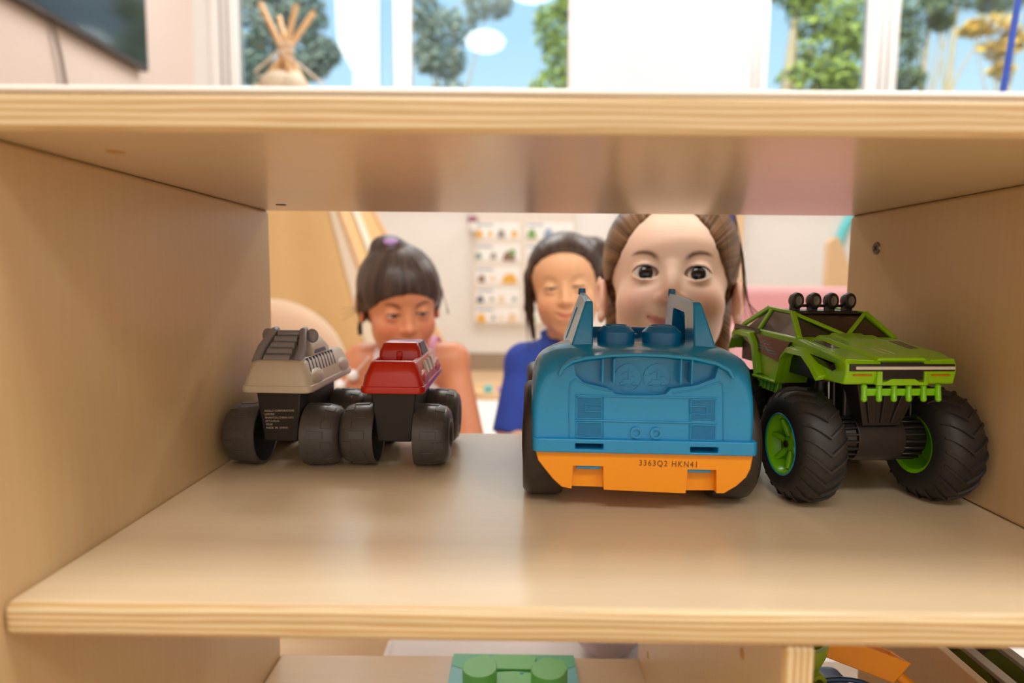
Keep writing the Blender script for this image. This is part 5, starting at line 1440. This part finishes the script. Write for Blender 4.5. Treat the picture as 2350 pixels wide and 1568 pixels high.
def strap(sx_):
    n0, c_ = Vector(J3['sh_r' if sx_ > 0 else 'sh_l']), Vector(J3['chest'])
    base = girl3.location
    pts = []
    for q in range(9):
        t = q/8; ang = PI*0.92*t-0.1
        xx = c_.x+sx_*(0.052-0.004*math.sin(PI*t)); cyy = c_.y-0.012; 
        pts.append(Vector((xx, cyy-0.077*math.cos(ang), 0.368+0.066*math.sin(ang)))-base)
    rg = []
    for i, p in enumerate(pts):
        t = (pts[min(i+1, 8)]-pts[max(i-1, 0)]).normalized(); nn = Vector((0, -t.z, t.y))
        if nn.z < 0: nn = -nn
        rg.append([p+Vector((-0.006, 0, 0)), p+Vector((-0.006, 0, 0))+nn*0.003, p+Vector((0.006, 0, 0))+nn*0.003, p+Vector((0.006, 0, 0))])
    MB().loft(rg).obj('shoulder_strap', M_whitec if sx_ < 0 else M_pinkc, girl3)
strap(-1); strap(1)
ep = o3+s3*(R3@np.array([-0.0755, 0.008, -0.040])); ep = Vector(ep)-girl3.location
MB().tube([ep+Vector((0, 0, 0.008)), ep+Vector((-0.001, 0, -0.004)), ep+Vector((0.0, 0, -0.016))], [0.003, 0.0045, 0.004], 10).obj('earring', M_lash, girl3)
bp_ = K(810, 862, 1.150)-girl3.location; bq = K(780, 886, 1.146)-girl3.location
br = MB().sph(bp_, 0.0105, 20, 14).obj('bracelet_bead', M_pearl, girl3)
MB().sph(bq, 0.0108, 20, 14).obj('bracelet_bead', M_pearl, girl3)
MB().tube([bp_+Vector((0.03, 0.004, 0.035)), bp_, bq, bq+Vector((-0.02, 0.006, -0.02))], 0.0012, 8).obj('bead_string', M_pearl, girl3)
strands(girl3, T3, [[(-0.072, 0.0, 0.0), (-0.09, 0.0, -0.006*i), (-0.11, 0.0, -0.012*i)] for i in range(3)]+[[(0.076, -0.01, 0.03), (0.086, -0.012, 0.0), (0.088+0.002*i, -0.014, -0.02)] for i in range(3)], 0.0007, H_dark)

# ------------------------------------------------------------------ things in the room behind
M_tv = mat('tv_screen', srgb(30, 32, 30), 0.12, coat=0.5); M_tvf = mat('tv_bezel', srgb(60, 50, 42), 0.35)
M_cable = mat('cable_grey', srgb(130, 112, 98), 0.6)
def on_x(px, py, X):
    d = _f + _r*(px-1175)/FPX + _u*(784-py)/FPX; d = d*X/d[0]; return Vector((d[0], d[1], d[2]+CH))
a = on_x(342, 166, WXL+0.05)
tv = thing('television', 'dark flat television on the left wall', 'television', (WXL+0.03, a.y-0.62, a.z))
MB().bb((-0.02, -0.62, 0), (0.02, 0.62, 0.72)).obj('housing', M_tvf, tv, bevel=0.004)
MB().bb((0.0195, -0.605, 0.022), (0.0215, 0.605, 0.705)).obj('screen', M_tv, tv, bevel=0.001)
MB().bb((-0.028, -0.2, 0.2), (-0.020, 0.2, 0.5)).obj('wall_bracket', M_tvf, tv)
b, c = on_x(125, 65, WXL+0.02), on_x(152, 200, WXL+0.02)
dv = (c-b)
cbl = tag(MB().tube([b-dv*0.1, b, b+dv*0.5+Vector((0, 0.005, 0)), c, c+dv*1.5, c+dv*3+Vector((0, 0.05, 0)), Vector((WXL+0.02, c.y+0.3, 0.35))], 0.007, 8).obj('television_cable', M_cable), 'thin grey cable hanging down the left wall under the television', 'cable')
# teepee tent
M_canvas = mat('tan_canvas', srgb(226, 186, 128), 0.85, bump=0.3, bscale=300, var=0.04)
M_canvas2 = mat('cream_canvas', srgb(240, 226, 202), 0.85, bump=0.3, bscale=300)
M_pole = mat('pine_pole', srgb(232, 190, 140), 0.55, var=0.08)
M_rope = mat('cotton_rope', srgb(236, 220, 200), 0.8)
A = K(655, 120, 2.75)
tp = thing('teepee_tent', 'tan canvas teepee with crossing wooden poles, by the left wall', 'tent', (A.x, A.y, 0))
Hc = A.z
Bq = [Vector((-0.80, -0.42, 0)), Vector((0.60, -0.42, 0)), Vector((0.72, 0.40, 0)), Vector((-0.80, 0.44, 0))]
tops = [K(597, 8, 2.75), K(680, 10, 2.72), K(720, 28, 2.80), K(640, 40, 2.85)]
def cross(i): return Vector((0.004*(i-1.5), 0.006*(i-1.5), Hc))
order = [2, 0, 3, 1]
for i in range(4):
    top = Vector((tops[i].x-A.x, tops[i].y-A.y, tops[i].z))
    cpt = cross(i)
    foot = {0: Bq[1], 1: Bq[0], 2: Bq[3], 3: Bq[2]}[i]
    MB().tube([foot, cpt, top], [0.014, 0.0125, 0.0115], 12).obj('pole', M_pole, tp)
MB().tube([Vector((0.03*math.cos(q), 0.03*math.sin(q), Hc-0.02+0.004*q)) for q in [PI*i/5 for i in range(22)]], 0.005, 6).obj('rope_binding', M_rope, tp)
pa = [Vector((K(x, y, 2.72).x-A.x, K(x, y, 2.72).y-A.y, K(x, y, 2.72).z)) for x, y in ((640, 118), (584, 165), (600, 178), (640, 188), (690, 150), (745, 196))]
MB().tube(pa[:4], 0.005, 6).obj('rope_end', M_rope, tp); MB().tube([pa[0], pa[4], pa[5]], 0.005, 6).obj('rope_end', M_rope, tp)
def cpoint(b, t, sag=0.0):   # point on the canvas edge t 0 ground .. 1 top
    top = Vector((b.x*0.06, b.y*0.06, Hc-0.07))
    p = b.lerp(top, t); r = 1-sag*math.sin(PI*t)
    return Vector((p.x*r, p.y*r, p.z))
def panel(name, b0, b1, m, u0=0.0, u1=1.0, fold=0.012, out=0.0):
    rg = []
    for i in range(19):
        t = i/18; l, r = cpoint(b0, t), cpoint(b1, t); row = []
        for k in range(21):
            u = u0+(u1-u0)*k/20; p = l.lerp(r, u)
            ctr = Vector((0, 0, p.z)); n = (p-ctr).normalized() if (p-ctr).length > 1e-4 else Vector((0, 0, 0))
            w_ = -0.05*math.sin(PI*u)*math.sin(PI*min(1, t*1.2))*(1-t) + fold*math.sin(u*23+t*2)*(1-t)+out
            row.append(p+n*w_)
        rg.append(row)
    return MB().loft(rg, caps=False, closed=False).obj(name, m, tp, solid=0.003, angle=80)
panel('back_panel', Bq[3], Bq[2], M_canvas)
panel('side_panel', Bq[0], Bq[3], M_canvas)
panel('side_panel', Bq[1], Bq[2], M_canvas)
panel('front_flap', Bq[0], Bq[1], M_canvas, 0.0, 0.46)
panel('front_flap', Bq[0], Bq[1], M_canvas, 0.50, 0.93)
panel('hem_band', Bq[0], Bq[1], M_canvas2, 0.92, 1.0, 0.004, 0.008)
panel('hem_band', Bq[1], Bq[2], M_canvas2, 0.35, 0.55, 0.004, 0.010)
for k, (px, py) in enumerate(((640, 180), (672, 184))):   # gathered cloth at the top
    q = K(px, py, 2.72)
    MB().sph((q.x-A.x, q.y-A.y-0.0, q.z-0.02), (0.075-0.02*k, 0.05, 0.05), 16, 10).obj('gathered_cloth', M_canvas2, tp)
# round cushion in front of the tent
M_cush = mat('cream_cushion', srgb(212, 178, 148), 0.85, bump=0.3, bscale=400)
q = K(625, 860, 2.1); qr = K(785, 860, 2.1); r_ = (qr-q).x
cu = thing('floor_cushion', 'big round cream cushion standing against the tan tent', 'cushion', (q.x-0.03, 2.15, 0))
zc_ = K(640, 692, 2.1).z/2
MB().sph((0, 0, zc_), (r_+0.03, 0.11, zc_), 40, 24).obj('cover', M_cush, cu)
MB().tube([((r_+0.031)*math.cos(t), -0.0, zc_+(zc_+0.001)*math.sin(t)) for t in [2*PI*i/48 for i in range(49)]], 0.005, 8).obj('piping', M_canvas2, cu)
# picture chart on the back wall
M_paper = mat('chart_paper', srgb(244, 243, 240), 0.6); M_back = mat('chart_backing', srgb(226, 218, 206), 0.7)
pics = {c: mat('print_'+c, srgb(*v), 0.6) for c, v in dict(amber=(232, 176, 70), grey=(150, 144, 140), green=(120, 165, 95), brown=(132, 104, 84), blue=(140, 165, 190), peach=(232, 208, 176), teal=(120, 150, 140), slate=(100, 108, 118), ink=(168, 182, 196)).items()}
YC = WALLY-0.012
def WP(px, py, Y=YC): return K(px, py, Y)
a, b = WP(1084, 745), WP(1322, 420)
chart = thing('picture_chart', 'white picture chart of small coloured drawings on the back wall', 'chart', ((a.x+b.x)/2, YC, a.z))
ox, oz = chart.location.x, chart.location.z
MB().bb((a.x-ox, -0.008, 0), (b.x-ox, 0.011, b.z-oz)).obj('backing', M_back, chart, bevel=0.002)
cards = []
rowsy = [(512, 548), (562, 600), (614, 652), (662, 698), (706, 740)]
cells = {0: [(1100, 'amber', 18), (1125, 'amber', 12), (1150, 'grey', 20), (1180, 'amber', 16)], 1: [(1098, 'teal', 16), (1132, 'grey', 16), (1168, 'brown', 32)],
         2: [(1105, 'brown', 18), (1131, 'peach', 12), (1169, 'amber', 38)], 3: [(1102, 'slate', 18), (1129, 'grey', 10), (1150, 'peach', 16), (1180, 'teal', 10)],
         4: [(1104, 'amber', 22), (1132, 'grey', 10), (1150, 'peach', 10), (1175, 'peach', 24)]}
for r, (ya, yb) in enumerate([(440, 478)]+rowsy):
    for (xa, xb) in ((1092, 1193), (1207, 1316)):
        p, q = WP(xa, yb), WP(xb, ya)
        cd = MB().bb((p.x-ox, -0.0095, p.z-oz), (q.x-ox, -0.0078, q.z-oz)).obj('card', M_paper, chart)
        t0, t1 = WP(xa+2, ya+7), WP(xa+40, ya+2)
        MB().bb((t0.x-ox, -0.0102, t0.z-oz), (t1.x-ox, -0.0094, t1.z-oz)).obj('printed_heading', pics['ink'], cd)
        row = cells.get(r-1, cells[0]) if xa < 1200 else [(1220, 'green', 22), (1258, 'blue', 24), (1296, 'blue', 10)] if r % 2 else [(1222, 'grey', 20), (1256, 'peach', 26), (1294, 'teal', 14)]
        for cxp, col, wdp in row:
            c0 = WP(cxp, (ya+yb)/2+6); w2 = wdp/2*WALLY/FPX; h2 = min(w2, 12*WALLY/FPX)
            g = MB().prism([(c0.x-ox-w2, c0.z-oz-h2), (c0.x-ox+w2, c0.z-oz-h2), (c0.x-ox+w2*0.8, c0.z-oz+h2*0.2), (c0.x-ox+w2*0.3, c0.z-oz+h2), (c0.x-ox-w2*0.6, c0.z-oz+h2*0.6)], -0.0103, -0.0094, 'y')
            g.obj('printed_picture', pics[col], cd)
            if col == 'brown' and wdp > 25:
                g = MB().sph((c0.x-ox+w2*0.5, -0.0103, c0.z-oz+h2*0.6), (w2*0.45, 0.0006, h2*0.7), 12, 8); g.obj('printed_picture', pics['green'], cd)
# small round clip at the chart's corner
q = WP(1084, 512, YC-0.04)
ck = thing('wall_clip', 'round plum and white clip on the upper left corner of the chart', 'clip', (q.x, YC-0.02, q.z))
M_plum = mat('plum', srgb(150, 96, 106), 0.4)
MB().sph((0, 0, 0.02), (0.030, 0.018, 0.026), 20, 12).obj('clip_cap', M_plum, ck)
MB().lathe([(-0.05, 0.020), (-0.04, 0.026), (0.0, 0.026), (0.004, 0.020)], 'z', 20).obj('clip_base', M_paper, ck)
# framed board behind the girl
M_bluep = mat('blue_border', srgb(58, 92, 190), 0.5); M_wd = mat('light_wood', srgb(228, 196, 150), 0.5)
a, b = WP(1424, 760), WP(1712, 300)
fb_ = thing('display_board', 'wood framed display board with a blue border, behind the smiling girl', 'board', ((a.x+b.x)/2, WALLY-0.03, a.z))
ox, oz = fb_.location.x, fb_.location.z
wA, wB, hh = a.x-ox, b.x-ox, b.z-oz
MB().bb((wA+0.001, -0.005, 0.01), (wB-0.03, 0.028, hh-0.01)).obj('board', mat('board_white', srgb(226, 226, 232), 0.5), fb_)
for nm, m_, rects in (('border_strip', M_bluep, ((wA, wA+0.065, 0.0, hh), (wB-0.095, wB-0.045, 0.0, hh), (wA+0.065, wB-0.095, 0, 0.05), (wA+0.065, wB-0.095, hh-0.05, hh))), ('wood_trim', M_wd, ((wB-0.045, wB, 0, hh),))):
    for x0, x1, z0, z1 in rects: MB().bb((x0, -0.014, z0), (x1, -0.004, z1)).obj(nm, m_, fb_, bevel=0.001)
# pink child sofa
M_pink = mat('pink_upholstery', srgb(226, 168, 170), 0.75, bump=0.2, bscale=300)
sfz = K(1720, 668, 2.25).z
xL_, xR_ = K(1640, 700, 2.2).x, K(2130, 700, 2.2).x
sf = thing('child_sofa', 'soft pink child sofa behind the green truck', 'sofa', ((xL_+xR_)/2, 2.30, 0.014))
hw = (xR_-xL_)/2
MB().bb((-hw, 0.10, 0.03), (hw, 0.25, sfz)).obj('backrest', M_pink, sf, bevel=0.04, seg=6)
MB().bb((-hw+0.10, -0.24, 0.03), (hw-0.10, 0.12, 0.26)).obj('seat', M_pink, sf, bevel=0.03, seg=6)
for s in (-1, 1): MB().bb((s*hw, -0.26, 0.03), (s*(hw-0.12), 0.15, 0.38)).obj('armrest', M_pink, sf, bevel=0.035, seg=6)
for sx_ in (-1, 1):
    for y in (-0.2, 0.2): MB().cyl((sx_*(hw-0.05), y, 0.0), (sx_*(hw-0.05), y, 0.035), 0.015, 0.02, 14).obj('foot', M_wd, sf)
# wooden divider with sloped rounded top, teal mirror
q = K(1897, 560, 2.9); q2 = K(1952, 700, 2.9)
wdv = thing('wooden_partition', 'light wooden partition with a rounded sloping top, right of the pink sofa', 'partition', (q.x, 2.9, 0))
top = K(1910, 545, 2.9).z; sl = []
for t in range(13):
    a_ = PI-PI*0.62*t/12; sl.append((0.035+0.035*math.cos(a_), top-0.035+0.035*math.sin(a_)))
poly = [(0, 0)]+sl+[(0.17, top-0.30), (0.30, 0.42), (0.34, 0.0)]
MB().prism(poly, -0.02, 0.02, 'y').obj('end_panel', M_wd, wdv, bevel=0.004)
MB().bb((0.02, 0.02, 0.05), (0.32, 0.40, 0.40)).obj('shelf_box', M_wd, wdv, bevel=0.004)
M_tl = mat('teal_plastic', srgb(96, 200, 205), 0.4); M_mir = mat('mirror_face', srgb(232, 228, 226), 0.2)
q = K(1990, 600, WALLY-0.02)
mr = thing('oval_mirror', 'oval wall mirror with a teal rim above the wooden partition', 'mirror', (q.x, WALLY-0.012, q.z))
rx, rz_ = 0.175, 0.32
MB().prism([(rx*math.cos(t), rz_*math.sin(t)) for t in [2*PI*i/48 for i in range(48)]], -0.004, 0.011, 'y').obj('mirror_face', M_mir, mr)
MB().tube([(rx*math.cos(t), -0.006, rz_*math.sin(t)) for t in [2*PI*i/48 for i in range(49)]], 0.026, 10).obj('rim', M_tl, mr)
# white rug, wooden toy tray
M_rug = mat('white_rug', srgb(236, 232, 228), 0.9, bump=0.6, bscale=250)
rg0 = KZ(1120, 893, 0.012)
rug = thing('rug', 'white rug on the wooden floor under the children', 'rug', (0.72, (rg0.y+0.72)/2, 0))
hy_ = (rg0.y-0.72)/2
MB().prism(rrect(-0.90, 1.2, -hy_, hy_, 0.08), 0.0005, 0.012, 'z').obj('pile', M_rug, rug, bevel=0.004)
MB().tube([(x, y, 0.007) for x, y in rrect(-0.90, 1.2, -hy_, hy_, 0.08)+[rrect(-0.90, 1.2, -hy_, hy_, 0.08)[0]]], 0.0075, 8).obj('edge_binding', M_rug, rug)
q = KZ(1085, 884, 0.04)
ty = thing('toy_tray', 'low round wooden toy tray with a green and a purple block on the rug', 'tray', (q.x+0.09, min(q.y, rg0.y-0.16), 0.012))
MB().lathe([(0.0, 0.115), (0.0, 0.125), (0.034, 0.135), (0.034, 0.127), (0.008, 0.118), (0.008, 0.001)], 'z', 36).obj('tray_bowl', M_wd, ty)
MB().bb((-0.03, -0.06, 0.008), (0.01, -0.02, 0.05)).obj('block', M_tl, ty, bevel=0.004)
MB().bb((0.03, -0.07, 0.008), (0.07, -0.03, 0.045)).obj('block', M_lil, ty, bevel=0.004)
# blue pole
a, b = K(2338, 0, 1.15), K(2302, 218, 1.15)
d = (b-a)
M_bpole = mat('blue_steel', srgb(40, 84, 196), 0.35, coat=0.3)
foot = a+d*((a.z-0.02)/(a.z-b.z))
bpz = thing('blue_pole', 'thin blue pole leaning at the far right behind the shelf', 'pole', (foot.x, foot.y, 0.012))
MB().tube([(0, 0, 0.01), a+d*(-0.6)-Vector((foot.x, foot.y, 0))], 0.0052, 14).obj('rod', M_bpole, bpz)
MB().lathe([(0.0, 0.075), (0.008, 0.075), (0.014, 0.06), (0.016, 0.012), (0.03, 0.008)], 'z', 32).obj('foot_plate', M_bpole, bpz)
# ceiling light panels and pendants
M_lite = mat('lamp_globe', srgb(255, 250, 240), 0.4, emit=(1, 0.96, 0.9), estr=14)
M_cord = mat('white_cord', srgb(235, 232, 228), 0.5)
for px, py, lab in ((1113, 95, 'round white pendant lamp hanging near the middle of the room'), (1222, -28, 'round white pendant lamp hanging nearest the windows')):
    d = _f + _r*(px-1175)/FPX + _u*(784-py)/FPX; t = (2.36-CH)/d[2]
    yy = 2*(WALLY+0.03)-d[1]*t
    g = thing('pendant_lamp', lab, 'lamp', (d[0]*t, yy, 2.36))
    MB().sph((0, 0, 0), (0.155, 0.155, 0.075), 32, 18).obj('globe', M_lite, g)
    MB().cyl((0, 0, 0.07), (0, 0, CEIL-2.36), 0.004, n=8).obj('cord', M_cord, g)
    MB().lathe([(CEIL-2.36-0.03, 0.01), (CEIL-2.36-0.02, 0.05), (CEIL-2.36, 0.055)], 'z', 24).obj('ceiling_rose', M_cord, g)

# ------------------------------------------------------------------ outside
M_grass = mat('ground', srgb(150, 150, 120), 0.9)
struct(MB().bb((-25, WALLY+0.13, -0.3), (30, 60, -0.25)).obj('ground', M_grass, smooth=False))
M_leaf = [mat('leaf_dark', srgb(112, 130, 84), 0.6, var=0.3, bscale=20), mat('leaf_green', srgb(160, 176, 78), 0.6, var=0.3, bscale=20), mat('leaf_yellow', srgb(232, 190, 80), 0.6, var=0.2, bscale=20), mat('leaf_grey', srgb(150, 160, 146), 0.6, var=0.3, bscale=20)]
M_bark = mat('bark', srgb(196, 172, 140), 0.9, bump=0.6, bscale=40, var=0.15)
def leaves(par, blobs, m, n, size, seed):
    rg = random.Random(seed); g = MB()
    for i in range(n):
        c, r = blobs[rg.randrange(len(blobs))]
        while True:
            v = Vector((rg.uniform(-1, 1), rg.uniform(-1, 1), rg.uniform(-1, 1)))
            if v.length < 1: break
        p = Vector(c)+Vector((v.x*r[0], v.y*r[1], v.z*r[2]))
        s = size*rg.uniform(0.6, 1.3)
        u = Vector((rg.uniform(-1, 1), rg.uniform(-1, 1), rg.uniform(-1, 1))).normalized(); w2 = u.orthogonal().normalized()
        k = u.cross(w2)*0.12*s
        g.add([p-u*s, p+w2*s*0.5+k, p+u*s, p-w2*s*0.5+k], [(0, 1, 2), (0, 2, 3)])
    return g.obj('foliage', m, par, smooth=False, kind='stuff')
def tree(label, px, Y, blobs_px, m, n, size, seed, trunk=0.12, wpx=None):
    b = K(px, 600, Y); t = thing('tree', label, 'tree', (b.x, Y, -0.25), group=None)
    top = None; bl = []
    for (x, y, rx, ry) in blobs_px:
        c = K(x, y, Y); s = Y/FPX
        bl.append(((c.x-b.x, 0, c.z+0.25), (rx*s, rx*s*0.8, ry*s)))
    g = MB(); hz = max(q[0][2] for q in bl)
    g.tube([(0, 0, 0), (0.03, 0, hz*0.3), (-0.02, 0.02, hz*0.65), (0.04, 0, hz)], [trunk, trunk*0.85, trunk*0.7, trunk*0.25], 12)
    tk = g.obj('trunk', M_bark, t)
    for c, r in bl[::max(1, len(bl)//5)]:
        MB().tube([(0, 0, c[2]*0.5), (c[0]*0.5, c[1]*0.5, c[2]*0.8), c], [trunk*0.4, trunk*0.25, trunk*0.08], 8).obj('branch', M_bark, tk)
    leaves(t, bl, m, n, size, seed)
    return t
tree('dark leafy tree behind the left window, seen through the teepee poles', 610, 7.0, [(570, -40, 60, 60), (600, 60, 70, 60), (690, 40, 60, 60), (640, -30, 90, 40), (570, 150, 50, 40), (700, 150, 60, 30), (620, 300, 120, 80), (740, 120, 40, 30)], M_leaf[3], 3600, 0.055, 1)
tree('grey green tree behind the second pane of the left window', 1040, 8.0, [(970, 20, 35, 60), (1040, 60, 60, 40), (1020, 140, 50, 40), (1120, 10, 60, 30), (980, 120, 30, 50), (1030, 240, 50, 60)], M_leaf[3], 2200, 0.05, 2, 0.05)
tree('yellow green bush at the right edge of the left window', 1290, 7.0, [(1260, 60, 38, 50), (1290, 130, 45, 50), (1270, 200, 60, 40), (1300, 20, 30, 30), (1290, 280, 60, 60)], M_leaf[1], 1700, 0.04, 3, 0.04)
tree('pale trunked tree with green leaves behind the right window', 1790, 6.0, [(1880, 30, 70, 60), (1900, 110, 80, 60), (1880, 180, 90, 50), (1960, 60, 50, 70), (1950, 190, 60, 40), (1830, -20, 60, 40), (1900, 260, 90, 60)], M_leaf[1], 3200, 0.045, 4, 0.105)
tree('dark tree whose branches hang behind the far right pane', 2090, 9.0, [(2110, 10, 70, 40), (2080, 90, 40, 60), (2200, -10, 80, 30), (2080, 180, 40, 30), (2300, 0, 60, 30), (2160, 50, 30, 20)], M_leaf[0], 2600, 0.055, 5, 0.07)
tree('yellow leaved tree behind the far right pane', 2280, 8.0, [(2270, 60, 60, 20), (2290, 110, 40, 22), (2330, 90, 30, 30), (2230, 70, 25, 14), (2300, 160, 25, 20)], M_leaf[2], 800, 0.07, 6, 0.05)
tree('slim pale tree in the middle of the far right pane', 2150, 12.0, [(2150, -60, 60, 30), (2200, -50, 50, 30)], M_leaf[0], 500, 0.1, 7, 0.09)
# white garden wall / awning outside the left window
M_awn = mat('white_render', srgb(250, 249, 246), 0.8)
pts = [(768, -60), (773, 60), (778, 108), (813, 168), (813, 330), (869, 330), (873, 200), (872, 100), (872, -60)]
Yw = 5.0
pp = [K(x, y, Yw) for x, y in pts]
aw = thing('garden_awning', 'bright white awning with a slanting lower edge outside the left window', 'awning', (pp[0].x, Yw, -0.25))
MB().prism([(p.x-pp[0].x, p.z+0.25) for p in pp], -0.02, 0.04, 'y').obj('canvas', M_awn, aw, bevel=0.004)
MB().bb((pp[3].x-pp[0].x, -0.03, 0), (pp[3].x-pp[0].x+0.06, 0.03, pp[0].z+0.25)).obj('post', M_awn, aw)
